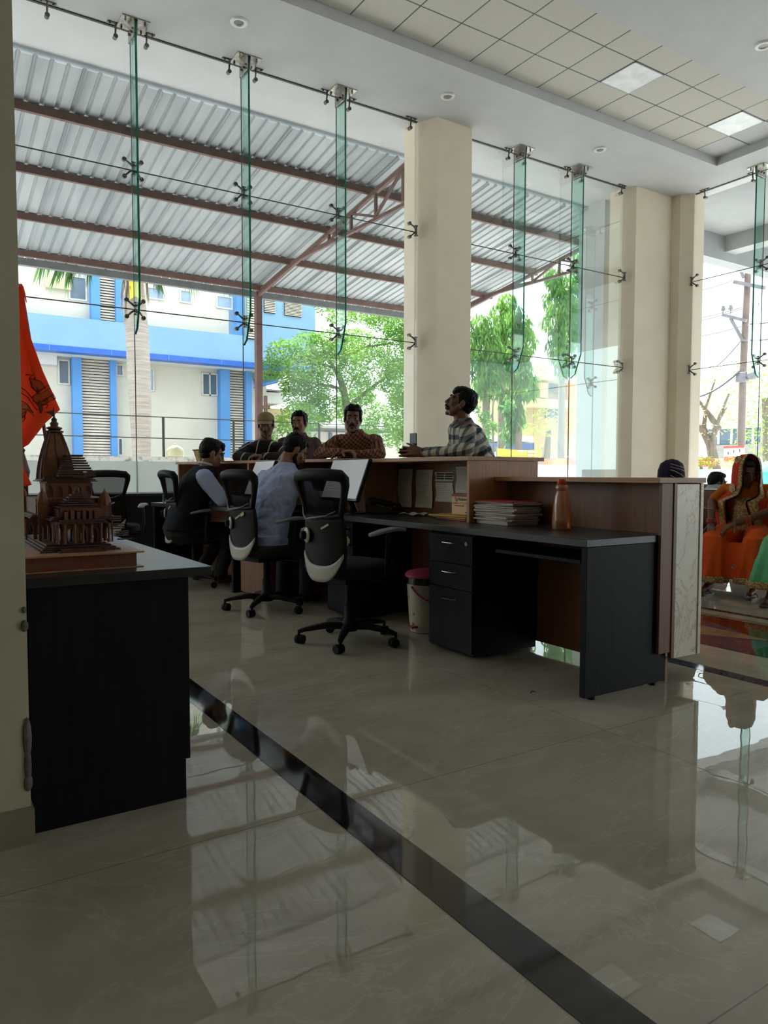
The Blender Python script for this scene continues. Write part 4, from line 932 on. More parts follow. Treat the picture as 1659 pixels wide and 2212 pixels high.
for k, (x0, x1, y0, y1, z) in enumerate(((.335, .485, 2.475, 2.62, .064), (.32, .51, 2.52, 2.75, .072), (.27, .53, 2.6, 2.95, .078))):
    for q in range(3): ev.bx(x0+.004*q, x1-.004*q, y0+.004*q, y1-.004*q, zb+z+.004*q, zb+z+.004*q+.003)
ev.build('eaves', twd, r, world=True)
u = TMB(); arcade(u, .35, .47, 2.53, zb+.078, .036, 4); arcade(u, .29, .52, 2.62, zb+.09, .05, 6); u.bx(.345, .475, 2.535, 2.62, zb+.074, zb+.108); u.bx(.295, .515, 2.63, 2.9, zb+.09, zb+.14)
for k in range(6): u.bx(.36+.018*k, .37+.018*k, 2.512, 2.53, zb+.076, zb+.1+.004*(k % 2))
u.build('upper_gallery', tw, r, world=True)
pr = TMB()
for k in range(7): f = k/7; pr.bx(.345+.062*f, .475-.062*f, 2.53+.045*f, 2.63-.03*f, zb+.112+.0075*k, zb+.112+.0075*k+.005)
pr.ell((.41, 2.58, zb+.168), (.008, .008, .012)); pr.build('porch_roof', twd, r, world=True)
for (x, y, h, s) in ((.50, 2.60, .115, 1.0), (.31, 2.62, .12, .9), (.285, 2.95, .13, 1.0)):
    d = TMB(); d.bx(x-.018*s, x+.018*s, y-.018*s, y+.018*s, zb+.08, zb+h+.01); d.lathe([(.021*s, 0), (.022*s, .006), (.019*s, .022), (.012*s, .038), (.004*s, .048), (.001, .058)], (x, y, zb+h), 8); d.build('small_dome', tw, r, world=True)
mt = TMB(); mt.bx(.335, .475, 2.70, 2.85, zb+.08, zb+.2)
arcade(mt, .33, .48, 2.694, zb+.15, .04, 5); mt.build('sanctum', tw, r, world=True)
me_ = TMB()
for q in range(3): me_.bx(.315+.006*q, .495-.006*q, 2.68+.006*q, 2.87-.006*q, zb+.195+.005*q, zb+.199+.005*q)
for k in range(9): f = k/9; me_.bx(.365+.035*f, .485-.040*f, 2.655+.03*f, 2.76-.02*f, zb+.212+.0085*k, zb+.212+.0085*k+.0065)
me_.build('stepped_roof', twd, r, world=True)
tower = TMB(); rg = []
for k in range(12): f = k/11; w = .052*(1-f**1.7*.66); rg.append((V((.375, 2.78, zb+.20+.165*f)), V((1, 0, 0)), V((0, 1, 0)), w, w))
tower.loft(rg, 16, 6); sh_ = tower.build('tower', tw, r, world=True)
rb = TMB()
for sx in (-1, 0, 1):
    for sy in (-1, 0, 1):
        if sx or sy: rb.tube([V((.375+sx*.052*(1-(k/8)**1.7*.66), 2.78+sy*.052*(1-(k/8)**1.7*.66), zb+.20+.165*k/8)) for k in range(9)], .0035, 6)
rb.build('tower_ribs', twd, sh_, world=True)
TMB().lathe([(.022, 0), (.03, .004), (.03, .008), (.018, .011), (.026, .016), (.026, .02), (.012, .024), (.014, .034), (.008, .042), (.010, .048), (.003, .056), (.002, .09)], (.375, 2.78, zb+.362), 12).build('finial', twd, r, world=True)
TMB().prism([(.373, 2.779, zb+.442), (.345, 2.779, zb+.433), (.36, 2.779, zb+.429), (.373, 2.779, zb+.419)], (0, .002, 0)).build('pennant', twd, r, world=True)
st2 = TMB()
for k in range(10):
    st2.bx(.515+.002*k, .545+.004*k, 2.56+.02*(k % 3), 2.575+.02*(k % 3), z0+.1-.0085*k, z0+.104-.0085*k)
st2.build('side_stair', twd, r, world=True)
b = TMB(); b.bx(.262, .315, 3.0, 3.12, zb, zb+.20); b.lathe([(.035, 0), (.04, .03), (.03, .07), (.022, .1), (.026, .11), (.012, .13), (.001, .15)], (.29, 3.06, zb+.2), 10); b.build('rear_shrine', twd, r, world=True)
# ------------------------------------------------------------------ saffron flag on a slanting stick
fy = 2.95
fr = thing('flag', 'saffron-red cloth flag with printed temple drawing on a slanting stick behind the temple model', 'flag', (.36, fy, T))
a0, a1 = PY(106, 990, fy), PY(44, 614, fy); MB().tube([V((a0.x+.012, fy+.01, T+.05)), a0, a1], .0065, 10).build('stick', mat('red_stick', (110, 40, 30), rough=.5), fr, world=True, smooth=True)
fl = clothmat('saffron_cloth', (255, 122, 84), (250, 108, 74), .6, 3, .04)
Lf = [(37, 613), (33, 700), (34, 800), (36, 880), (37, 940), (36, 990)]; Rt = [(48, 622), (63, 720), (92, 800), (130, 885), (97, 915), (62, 960)]
def lerp2(P, t): t = t*(len(P)-1); i = min(int(t), len(P)-2); f = t-i; return (P[i][0]*(1-f)+P[i+1][0]*f, P[i][1]*(1-f)+P[i+1][1]*f)
def flagp(u, v):
    v2 = v*.62 if v < 1 else .62
    a, c = lerp2(Lf, v), lerp2(Rt, v); x = (a[0]-26)*(1-u)+c[0]*u; y = a[1]*(1-u)+c[1]*u
    return PY(x, y, fy-.012-.018*math.sin(7*u+1.5*v)*min(1, v*2+.2))
MB().grid(flagp, 18, 40).build('cloth', fl, fr, world=True, smooth=True, solid=.0012)
Lt = [(18, 985), (36, 1020), (52, 1052)]; Rtl = [(44, 975), (53, 1015), (69, 1047)]
MB().grid(lambda u, v: PY(lerp2(Lt, v)[0]*(1-u)+lerp2(Rtl, v)[0]*u, lerp2(Lt, v)[1]*(1-u)+lerp2(Rtl, v)[1]*u, fy-.02-.008*math.sin(6*v)), 4, 12).build('cloth_tail', fl, fr, world=True, smooth=True, solid=.0012)
MB().tube([PY(x, y, fy-.02) for x, y in ((40, 614), (48, 620), (53, 635), (57, 653))], [.006, .012, .008, .004], 8, .4).build('tie', fl, fr, world=True, smooth=True)
# printed line drawing of a plain temple and scrollwork
ink = mat('print_brown', (112, 36, 20), (92, 28, 18), rough=.8); inkg = mat('print_orange', (206, 92, 36), (190, 80, 30), rough=.8)
def onflag(px, py, off=.004):          # follows the cloth's own surface at that spot
    best = None
    v = 0
    for i in range(60):
        vv = i/59
        a, c = lerp2(Lf, vv), lerp2(Rt, vv)
        u = (px-(a[0]-26))/max(1, c[0]-(a[0]-26)); y = a[1]*(1-u)+c[1]*u
        if best is None or abs(y-py) < best[0]: best = (abs(y-py), u, vv)
    p = flagp(best[1], best[2]); return p - V((0, off, 0))
d = MB()
for ln in ([(55, 812), (62, 810), (70, 813), (63, 818)], [(63, 818), (68, 838), (78, 846), (98, 838), (88, 826), (63, 818)], [(66, 824), (76, 845)], [(70, 822), (84, 843)], [(68, 858), (104, 834), (120, 858), (84, 880), (68, 858)], [(74, 862), (108, 842)], [(80, 870), (114, 850)], [(92, 864), (100, 859), (103, 864), (95, 869), (92, 864)], [(70, 864), (90, 876), (104, 874), (100, 882)], [(46, 838), (56, 846), (68, 858)], [(40, 846), (60, 862), (78, 884), (92, 886)], [(42, 862), (58, 872), (72, 894)], [(44, 884), (60, 884), (74, 898)], [(38, 900), (56, 890), (52, 908), (38, 916)], [(40, 908), (54, 898)], [(46, 872), (44, 896), (56, 906)]):
    d.tube([onflag(*p) for p in ln], .0016, 5)
d.build('printed_outline', ink, fr, world=True)
d = MB(); d.prism([onflag(*p, off=.002) for p in ((69, 857), (103, 836), (118, 857), (85, 878))], (0, -.0008, 0)); d.prism([onflag(*p, off=.002) for p in ((44, 872), (60, 874), (72, 892), (58, 888), (46, 908))], (0, -.0008, 0)); d.prism([onflag(*p, off=.002) for p in ((64, 820), (87, 827), (97, 838), (78, 845), (68, 838))], (0, -.0008, 0)); d.build('printed_fill', inkg, fr, world=True)

# ------------------------------------------------------------------ waiting benches
rust = mat('rust_brown_vinyl', (128, 66, 48), (116, 58, 42), rough=.45); chrome = mat('pale_steel_tube', (206, 206, 206), (186, 186, 186), rough=.25, metal=.8)
def bench(label, x, y0, n, w=.60, k=1):
    L = n*w; r = thing('waiting_bench', label, 'bench', (x, y0+L/2, 0), group='waiting benches')
    MB().bx(x-.03, x+.03, y0+.05, y0+L-.05, .33, .38).build('beam', M['darksteel'], r, world=True, bevel=.004)
    for yy in (y0+.35, y0+L-.35):
        b = MB(); b.bar((x, yy, .34), (x, yy, .03), .05, .04); b.bar((x-.28, yy, .02), (x+.28, yy, .02), .05, .035); b.build('leg', chrome, r, world=True, bevel=.006)
    for i in range(n):
        yc = y0+w*(i+.5)
        rg = [(V((x-.30, yc, .40)), .24), (V((x-.27, yc, .425)), .265), (V((x-.05, yc, .41)), .265), (V((x+.15, yc, .40)), .255)]
        b = MB(); b.loft([(c, V((0, 1, 0)), ZU, q, .022) for c, q in rg], 20, 5); b.build('seat', rust, r, world=True, smooth=True)
        b = MB(); b.loft([(V((x+.15+.13*f, yc, .44+.44*f)), V((0, 1, 0)), V((1, 0, -.2)), .255-.01*f, .02) for f in (0, .3, .7, 1)], 20, 5); bk = b.build('backrest', rust, r, world=True, smooth=True)
        b = MB(); b.tube([(x+.16, yc-.255, .46), (x+.285, yc-.25, .865), (x+.29, yc-.23, .89), (x+.29, yc+.23, .89), (x+.285, yc+.25, .865), (x+.16, yc+.255, .46)], .012, 8); b.build('back_rim', chrome, bk, world=True, smooth=True)
    for i in range(n+1):
        yy = y0+w*i; b = MB(); b.tube([(x+.18, yy, .50), (x+.12, yy, .60), (x-.02, yy, .635), (x-.16, yy, .62), (x-.23, yy, .56), (x-.22, yy, .42)], .02, 8, .6, up=(0, 1, 0)); b.build('armrest', M['greyplastic'], r, world=True, smooth=True)
bench('front waiting bench where the woman in the orange sari sits', 6.42, 2.2, 5)
bench('second waiting bench, behind the woman in the orange sari', 8.05, 3.2, 5)
bench('third waiting bench, nearest the right-hand glass', 9.7, 3.2, 6)
# ------------------------------------------------------------------ women on the bench
orange = clothmat('orange_sari', (255, 112, 50), (244, 96, 42), .1, 3); redv = clothmat('red_orange_veil', (228, 74, 48), (210, 62, 42), .12, 4); blous = clothmat('orange_yellow_blouse', (206, 112, 34)); black = clothmat('black_trim', (26, 24, 24))
greenm = clothmat('green_sari', (138, 226, 168), (112, 202, 144), .1, 3); gd = mat('gold_border', (206, 170, 112), (140, 104, 60), rough=.5, scale=70, lo=.45, hi=.55)
def veil(o, rings, m, name='veil', trim=True, nt=48, fold=.035):
    """open-fronted cloth hung over head and shoulders; each ring: x, y, z, half-width, half-depth, half-opening, direction of the opening"""
    def f(u, v, lift=0):
        t = v*(len(rings)-1); i = min(int(t), len(rings)-2); g = t-i; g2 = g*g*(3-2*g); A, B = rings[i], rings[i+1]
        cx, cy, z, rx, ry, op, ph = [A[j]*(1-g)+B[j]*g for j in range(7)]
        a = op + u*(2*PI-2*op); fo = 1+fold*v*math.sin(13*a+3*v)*min(1, 6*u, 6*(1-u))+lift
        return V((cx+rx*math.sin(a+ph)*fo, cy+ry*math.cos(a+ph)*fo, z))
    g = MB().grid(f, nt, 40).build(name, m, o, smooth=True, solid=.003)
    if trim:
        for u, s in ((0, 1), (1, -1)):
            MB().grid(lambda p, q: f(u+s*(.012+.055*p), .07+.93*q, .03), 4, 44).build('gold_border', gd, g, smooth=True, solid=.002)
            MB().tube([f(u, .05+.95*q/40, .02) for q in range(41)], .006, 6).build('dark_edge', black, g, smooth=True)
    return g, f
def medal(o, p, n, r):
    b = MB(); R_ = V(n).to_track_quat('Z', 'Y').to_matrix(); b.lathe([(.001, .004), (r*.25, .005), (r*.35, .002), (r*.5, .004), (r*.62, .002), (r*.8, .004), (r, .001), (r*.98, -.002)], p, 20, R_); b.build('gold_medallion', gd, o, smooth=True)
def sit(hz=.47): return [((0, -.06, hz+.06), 0), ((0, -.02, hz+.2), 0), ((0, .04, hz+.36), 0), ((0, .07, hz+.475), 0), ((0, .09, hz+.55), 0)]
def sandals(o, legs, m):
    for s, kn, an, toe in legs:
        an, toe = V(an), V(toe); d = (toe-an); d.z = 0; L = d.length; d.normalize(); sd = V((-d.y, d.x, 0)); c = an - d*.05; b = MB()
        b.loft([(V((c.x, c.y, z))+d*(L+.1)*.5, sd, d, .042, (L+.13)*.5) for z in (.001, .014)], 20, 2.6); sb = b.build('sandal', m, o, smooth=True)
        q = MB(); t = V((an.x, an.y, 0))+d*L*.95
        for k in (-1, 1): q.tube([t+ZU*.03, t-d*.05+sd*k*.03+ZU*.052, t-d*.09+sd*k*.045+ZU*.015], .005, 6)
        q.build('strap', m, sb, smooth=True)
def bangles(o, p, d, m, n=3, r=.034, step=.012, name='bangle'):
    for k in range(n): u_, w_ = perp(d); q = V(p)+V(d).normalized()*step*k; MB().tube([q+(u_*math.cos(t)+w_*math.sin(t))*r for t in (2*PI*i/20 for i in range(20))], .0045, 6, closed=True).build(name, m, o, smooth=True)
brn = mat('brown_sandal', (84, 50, 38), rough=.5); coral = mat('coral_bangle', (206, 96, 78), rough=.3)
def skirt(o, hip, legs, m, hem=.12, wide=.13, name='sari_skirt', border=gd):
    X_, Y_ = V((1, 0, 0)), V((0, 1, 0)); B = MB(); hp = V(hip); feet = []
    for s_, kn, an, toe in legs:
        kn, an = V(kn), V(an); B.cap(hp+V((s_*.09, 0, 0)), .125, kn+V((0, -.03, -.005)), .09)
        foot = V((an.x, an.y+.03, hem)); feet.append(foot)
        rg = [(kn.lerp(foot, t)+V((0, .012*math.sin(PI*t), .02*(1-t))), X_, Y_, .088+(wide-.088)*t**.8, .082+(.115-.082)*t) for t in (k/10 for k in range(11))]
        B.loft(rg, 60, 2.2, fold=.17, nf=8)
    a, c = feet; k1, k2 = V(legs[0][1]), V(legs[1][1])
    rg = [(((k1+k2)/2+V((0, -.05, -.04))).lerp((a+c)/2+V((0, -.02, .02)), t), X_, Y_, .08+.05*t, .04+.02*t) for t in (k/8 for k in range(9))]
    B.loft(rg, 48, 2, fold=.16, nf=7); B.ell(hp, (.2, .17, .13)); o2 = link(name, fuse(B, .009, 2, .012, .06), m, o)
    for foot in feet:
        q = MB(); q.loft([(foot+V((0, 0, dz)), X_, Y_, wide+.022, .137) for dz in (-.012, .008, .028, .046)], 60, 2.2, closed=False, fold=.0, nf=9); q.build('hem_border', border, o2, smooth=True, solid=.004)
    return o2
loc, az = (6.30, 3.78, 0), math.radians(252); L = w2l(loc, az)
lg = [(1, (.17, .40, .50), (.20, .40, .10), (.22, .55, .045)), (-1, (-.16, .40, .50), (-.15, .34, .10), (-.15, .50, .045))]
def womanx(o, hc, R, rings):
    sandals(o, lg, brn); skirt(o, (0, -.04, .53), lg, orange, hem=.13, wide=.14)
    hx, hy, hz = hc.x, hc.y, hc.z; P = R
    yawr = -.62
    w = -.62; sh3, ch3, wa = rings[3][0], rings[2][0], rings[1][0]
    g, f = veil(o, [(hx, hy-.03, hz+.165, .004, .004, .05, w), (hx, hy-.025, hz+.16, .05, .06, .3, w), (hx, hy-.02, hz+.125, .095, .108, .5, w), (hx, hy-.01, hz+.06, .115, .132, .58, w), (hx, hy-.01, hz-.03, .12, .14, .60, w), (hx, hy-.02, hz-.12, .125, .135, .52, w*.8), (hx*.5, hy-.05, hz-.19, .175, .15, .42, w*.5), (0, sh3.y, hz-.25, .255, .17, .34, .2), (0, ch3.y+.01, hz-.38, .25, .185, .40, .1), (0, wa.y+.03, hz-.52, .225, .19, .5, 0), (0, wa.y+.03, hz-.62, .215, .19, .6, 0)], redv)
    for (u, v, q) in ((.12, .22, .036), (.13, .52, .042), (.88, .60, .042), (.20, .78, .02), (.12, .9, .022)):
        p = f(u, v, .03); c = V((hx, hy-.03, p.z)); medal(g, p + (p-c).normalized()*.004, (p-c), q)
    br = MB(); br.grid(lambda u, v: V((-.075+.15*u+.02*v, rings[2][0].y+.115+.02*math.sin(PI*u), hz-.22-.30*v)), 8, 10); br.build('gold_brocade', gd, o, smooth=True, solid=.006)
    for (x, y, z, q) in ((.03, .30, .30, .03), (-.02, .48, .27, .018), (.28, .46, .42, .018), (.30, .44, .22, .04), (.31, .46, .30, .018)): medal(o, V((x, y+.03, z)), (0, 1, .15), q)
    bangles(o, (.205, .37, .655), (.0, .2, -1), coral, 3, .036); bangles(o, (.245, .33, .75), (.0, .2, -1), M['gold'], 1, .043); bangles(o, (-.10, .325, .66), (1, .3, -.25), coral, 4, .036)
    MB().tube([V((.20+.05*math.cos(t), .41+.05*math.sin(t), .115+.01*math.sin(t))) for t in (2*PI*i/20 for i in range(20))], .011, 8, closed=True).build('anklet', chrome, o, smooth=True)
    MB().tube([V((-.15+.05*math.cos(t), .35+.05*math.sin(t), .115)) for t in (2*PI*i/20 for i in range(20))], .008, 8, closed=True).build('anklet', M['gold'], o, smooth=True)
person('seated woman in an orange-red sari with gold borders, veil drawn over her bowed head', loc, az, sit(.46), (-.02, .145, 1.06), (-.62, -.32, 0),
       [(1, (.265, .14, .80), (.205, .375, .63), dict(d=(-.15, .45, -.85), palm=(-.3, -.8, -.4), side=-1, curl=(.5, .7, .5))), (-1, (-.25, .17, .74), (.0, .37, .63), dict(d=(.75, .35, -.45), palm=(0, -.3, -1), side=1, curl=(.25, .4, .3), spread=.1))],
       lg, 'skin', blous, sleeve=0, extra=womanx, wid=.88, folds=.012, fk=dict(), hairtop=.8, voxel=.006, shoul=.19)
loc2, az2 = (6.28, 3.10, 0), math.radians(258)
lg2 = [(1, (.23, .43, .52), (.25, .46, .10), (.25, .60, .04)), (-1, (-.16, .42, .52), (-.16, .40, .10), (-.16, .56, .04))]
def greenx(o, hc, R, rings):
    skirt(o, (0, -.04, .53), lg2, greenm, hem=.15, wide=.15); sandals(o, lg2, brn)
    veil(o, [(hc.x, hc.y-.03, hc.z+.16, .004, .004, .05, 0), (hc.x, hc.y-.02, hc.z+.12, .095, .11, .5, 0), (hc.x, hc.y-.01, hc.z-.03, .12, .14, .6, 0), (0, .05, hc.z-.25, .225, .165, .36, 0), (0, .03, hc.z-.55, .22, .19, .42, 0)], greenm, trim=False)
    medal(o, V((.30, .52, .30)), (.3, 1, .1), .04)
person('woman in a pale green sari at the right frame edge, knees showing', loc2, az2, sit(.46), (0, .14, 1.06), (0, -.1, 0),
       [(1, (.26, .14, .78), (.10, .36, .62), None), (-1, (-.25, .15, .76), (-.08, .36, .62), None)], lg2, 'skin', greenm, sleeve=0, extra=greenx, wid=.9, voxel=.012, shoul=.19)
purple = clothmat('purple_black_sari', (46, 34, 62), (34, 26, 46), 0, 4); pw = mat('cream_stripe', (196, 186, 160), rough=.8)
loc3, az3 = (6.33, 4.56, 0), math.radians(255)
lg3 = [(1, (.15, .42, .50), (.16, .42, .10), (.16, .56, .04)), (-1, (-.15, .42, .50), (-.15, .40, .10), (-.15, .54, .04))]
def purplex(o, hc, R, rings):
    skirt(o, (0, -.04, .53), lg3, purple, border=purple); sandals(o, lg3, brn)
    g, f = veil(o, [(hc.x, hc.y-.03, hc.z+.165, .004, .004, .03, 1.7), (hc.x, hc.y-.025, hc.z+.155, .05, .06, .15, 1.7), (hc.x, hc.y-.02, hc.z+.12, .10, .11, .3, 1.7), (hc.x, hc.y-.01, hc.z+.05, .12, .135, .4, 1.7), (hc.x, hc.y-.02, hc.z-.10, .13, .14, .5, 1.7), (0, .05, hc.z-.25, .25, .175, .3, 1.0), (0, .03, hc.z-.6, .27, .22, .35, .6)], purple, trim=False)
    for q in range(4):
        b = MB(); b.tube([f(.70-.30*t, .34+.07*q+.12*t, .02) for t in (k/10 for k in range(11))], .004, 5); b.build('veil_stripe', pw, g)
        b = MB(); b.tube([f(.60-.06*q-.16*t, .86+.035*q-.05*t, .02) for t in (k/8 for k in range(9))], .005, 5); b.build('veil_stripe', pw, g)
person('woman in a dark purple striped veil seated behind the marble counter end', loc3, az3, sit(.46), (0, .10, 1.03), (1.7, -.3, 0),
       [(1, (.26, .14, .78), (.10, .36, .62), None), (-1, (-.27, .13, .76), (-.12, .34, .62), None)], lg3, 'skin', purple, sleeve=1, extra=purplex, wid=.95, voxel=.012, shoul=.19)
loc4 = (7.85, 5.2, 0); lg4 = [(1, (.12, .38, .46), (.12, .38, .10), (.12, .5, .04)), (-1, (-.12, .38, .46), (-.12, .38, .10), (-.12, .5, .04))]
whitesh = clothmat('white_striped_shirting', (190, 190, 190))
person('dark-haired youth in a pale shirt on the second bench, head just above the counter end', loc4, math.radians(140), sit(.40), (0, .10, .945), (-.2, -.15, 0),
       [(1, (.24, .12, .70), (.10, .34, .58), None), (-1, (-.24, .12, .70), (-.10, .34, .58), None)], lg4, 'skin', whitesh, trousers=dark, shoe=M['gloss'], wid=.85, voxel=.009, hairstyle=0, collar=whitesh, hairtop=1.15)
# ------------------------------------------------------------------ outside: paving, boundary wall, railing
pave = mat('pale_concrete_paving', (200, 199, 197), (186, 185, 184), rough=.9, scale=1.2)
b = MB(); b.bx(-30, 60, 10.1, 60, -.42, -.3); b.bx(13.6, 60, -30, 10.1, -.42, -.3); struct(b.build('ground', pave))
worn = mat('worn_white_plaster', (206, 204, 198), (120, 116, 108), rough=.9, scale=7, lo=.5, hi=.72)
b = MB(); b.bx(-6, 15.4, 18.5, 18.75, -.3, 1.455); struct(b.build('wall_boundary', worn))
whw = M['outwhite']
b = MB(); b.bx(15.4, 26.2, 18.5, 18.75, -.3, 1.36); b.bx(15.6, 16.0, 18.4, 18.5, -.3, 1.38); struct(b.build('wall_boundary_white', whw))
b = MB(); b.bx(26, 26.25, -4, 18.5, -.3, 1.24); struct(b.build('wall_boundary_right', whw))
r = thing('railing', 'thin dark wire railing with posts above the worn boundary wall', 'railing', (5, 18.6, 1.45))
dk = mat('dark_railing_paint', (54, 54, 56), rough=.5)
for z in (1.92, 2.45):
    MB().tube([(-4, 18.62, z), (12, 18.62, z)], .014, 6).build('rail', dk, r, world=True)
for px in (353, -120, 505, 690):
    p = PY(px, 900, 18.6); MB().cyl((p.x, 18.62, 1.45), (p.x, 18.62, 2.46), .035, n=8).build('post', dk, r, world=True)
p = PY(380, 983, 18.55)
o = tag(MB().lathe([(.14, 0), (.2, .01), (.22, .1), (.2, .19), (.13, .26), (.04, .3), (.03, .33), (.001, .335)], (p.x, 18.6, 1.455), 24).build('light_globe', mat('cream_globe', (206, 200, 160), (196, 190, 150), rough=.4), smooth=True), 'cream rounded globe standing on the worn boundary wall', 'lamp')
# ------------------------------------------------------------------ corrugated shed roof on red-brown steel
RA, RM = 7.03+CAMZ, .145; rz = lambda y: RA - RM*y
sheet = mat('corrugated_zinc_sheet', (176, 181, 184), (152, 158, 162), rough=.45, metal=.25, scale=.8, stretch=(3, .5, 1))
redox = mat('red_oxide_steel', (112, 82, 76), (98, 70, 64), rough=.6, scale=5)
sr = thing('shed_roof', 'corrugated zinc lean-to roof on red-brown steel purlins outside the glass', 'roof', (7, 14, 5.5))
def ribs(x0, x1, y0, y1, lift):
    b = MB(); per = .205; xs = []; x = x0
    while x < x1: xs += [(x, 0), (x+.135, 0), (x+.155, .03), (x+.185, .03)]; x += per
    xs.append((x, 0)); xs.append((x+.004, -.03)); n = len(xs); vs = [(q, y, rz(y)+h+lift) for y in (y0, y1) for q, h in xs]
    b.add(vs, [(k, k+1, n+k+1, n+k) for k in range(n-1)]); return b
x = -5.0; k = 0
while x < 13.1:
    x1 = min(x+1.025, 13.35)
    ribs(x, x1, 10.9, 17.45, .034+.004*(k % 2)).build('roof_sheet', sheet, sr, world=True, solid=.002); x += 1.025; k += 1
for y in (11.94, 13.65, 15.35, 17.0):
    MB().bx(-5, 13.3, y-.035, y+.035, rz(y)-.105, rz(y)+.018).build('purlin', redox, sr, world=True)
MB().bx(-5, 13.3, 17.42, 17.55, rz(17.5)-.10, rz(17.5)+.05).build('gutter', M['midgrey'], sr, world=True)
def truss(X):
    b = MB(); tz = lambda y: rz(y)-.17; bz = lambda y: 5.56+.21*min(1, (17.25-y)/2)
    b.bar((X, 17.3, tz(17.3)), (X, 10.3, tz(10.3)), .07, .07); b.bar((X, 17.3, 5.5), (X, 15.25, 5.77), .06, .06); b.bar((X, 15.25, 5.77), (X, 10.3, 5.70), .06, .06)
    ys = [16.6, 15.9, 15.2, 14.4, 13.5, 12.6, 11.7, 10.8]
    for i, y in enumerate(ys):
        zb = 5.50+.27*min(1, (17.3-y)/2.05); b.bar((X, y, tz(y)), (X, y, zb), .05, .05)
        if i: zp = 5.50+.27*min(1, (17.3-ys[i-1])/2.05); b.bar((X, ys[i-1], zp), (X, y, tz(y)), .045, .045) if i % 2 else b.bar((X, ys[i-1], tz(ys[i-1])), (X, y, zb), .045, .045)
    b.build('truss', redox, sr, world=True)
    MB().bx(X-.075, X+.075, 17.1, 17.25, -.3, rz(17.2)-.1).build('post', redox, sr, world=True)
truss(7.32); truss(13.0)
# canopy beams of the hall outside the right-hand glass
b = MB(); b.bx(13.6, 26, 10.45, 10.8, 6.05, 7.1); b.bx(13.6, 26, -9, 10.8, CZ, CZ+.4); b.bx(16.2, 16.6, -9, 10.45, 6.25, CZ); struct(b.build('canopy_beam', mat('canopy_grey_white', (158, 161, 163), (150, 153, 156), rough=.8, scale=1)))
b = MB(); b.bx(-7, 13.6, -9, 11.0, CZ+.45, CZ+.7); struct(b.build('roof_slab', M['outwhite']))

# ------------------------------------------------------------------ blue and white building
BY = 27.0; lb = mat('light_blue_paint', (132, 168, 202), (124, 160, 196), rough=.8, scale=.6); sb = mat('sky_blue_paint', (88, 144, 206), (80, 136, 198), rough=.7, scale=.8); db = mat('deep_blue_panel', (44, 100, 190), (38, 92, 180), rough=.4)
crw = mat('cream_white_plaster', (206, 201, 190), (196, 190, 178), rough=.85, scale=.5); louv = mat('beige_louvre', (222, 212, 198), (208, 198, 184), rough=.6); louv_back = mat('dark_louvre_back', (52, 50, 48), rough=.9)
wg = mat('dark_window_glass', (96, 112, 130), (70, 86, 104), rough=.1, scale=.7); wf = mat('window_frame_grey', (206, 206, 200), rough=.5)
bl = thing('building', 'two-storey white and light-blue building with louvred panels across the yard', 'building', (6, BY+4, -.3))
def fx(px, py, y): return PY(px, py, y)
bxp('lower_wall', crw, bl, -8, 12.4, BY+1.3, BY+9, -.3, 5.13, bevel=0)
bxp('band', lb, bl, -8, 14.0, BY, BY+9, 5.34, 6.33, bevel=0)
bxp('blue_block', lb, bl, 11.62, 14.0, BY+.01, BY+9, 6.331, 9.6, bevel=0)
bxp('fascia_strip', db, bl, -8, 14.02, BY-.03, BY+.5, 5.15, 5.339, bevel=0)
bxp('soffit', M['outwhite'], bl, -8, 14.0, BY+.5, BY+1.3, 5.131, 5.339, bevel=0)
bxp('upper_wall', crw, bl, -8, 10.5, BY+.5, BY+9, 6.331, 9.6, bevel=0)
bb = MB()
for k in range(-8, 14, 2): bb.bx(k-.012, k+.012, BY-.034, BY-.03, 5.15, 5.339)
bb.build('fascia_joints', sb, bl, world=True)
def louvre(x0, x1, y, z0, z1, n, par=bl):
    q = bxp('louvre_panel', louv_back, par, x0, x1, y-.02, y+.03, z0, z1, bevel=0); b = MB(); h = (z1-z0)/n  # dark backing board, visible in the gaps between the pale blades
    for k in range(n): b.add([(x0, y-.03, z0+h*k+h*.98), (x1, y-.03, z0+h*k+h*.98), (x1, y-.08, z0+h*k+h*.3), (x0, y-.08, z0+h*k+h*.3)], [(0, 1, 2, 3)])
    b.build('louvre_blades', louv, q, world=True, solid=.012)
def span(pa, pb, y, py=600): return PY(pa, py, y).x, PY(pb, py, y).x
yu = BY+.42; yl = BY+1.2
a, c = span(193, 212, yu); bxp('blue_pier', sb, bl, a, c, yu-.25, yu+.1, 6.33, 9.5, bevel=0); d, e = span(246, 262, yu); bxp('blue_pier', sb, bl, d, e, yu-.25, yu+.1, 6.33, 9.5, bevel=0); louvre(c, d, yu, 6.30, 9.5, 34)
a, c = span(505, 523, yu); bxp('blue_pier', sb, bl, a, c, yu-.3, yu+.1, 6.33, 9.5, bevel=0); d = PY(560, 660, BY-.02).x; louvre(c, d, BY-.02, 6.22, 9.5, 34)
for pa, pb, py0, py1, n in ((570, 594, 646, 678, 8), (614, 651, 653, 686, 9)):
    a = PY(pa, py0, BY-.01); c = PY(pb, py1, BY-.01); louvre(a.x, c.x, BY-.01, c.z, a.z, n)
a, c = span(155, 175, yl, 870); bxp('blue_pier', sb, bl, a, c, yl-.25, yl+.1, -.3, 5.13, bevel=0); d, e = span(236, 249, yl, 870); bxp('blue_pier', sb, bl, d, e, yl-.25, yl+.1, -.3, 5.13, bevel=0); louvre(c, d, yl, .3, 5.1, 46)
a, c = span(471, 491, yl, 870); bxp('blue_pier', sb, bl, a, c, yl-.3, yl+.1, -.3, 5.13, bevel=0); d, e = span(526, 538, yl, 870); bxp('blue_pier', sb, bl, d, e, yl-.3, yl+.1, -.3, 5.13, bevel=0); louvre(c, d, yl, .3, 5.1, 46)
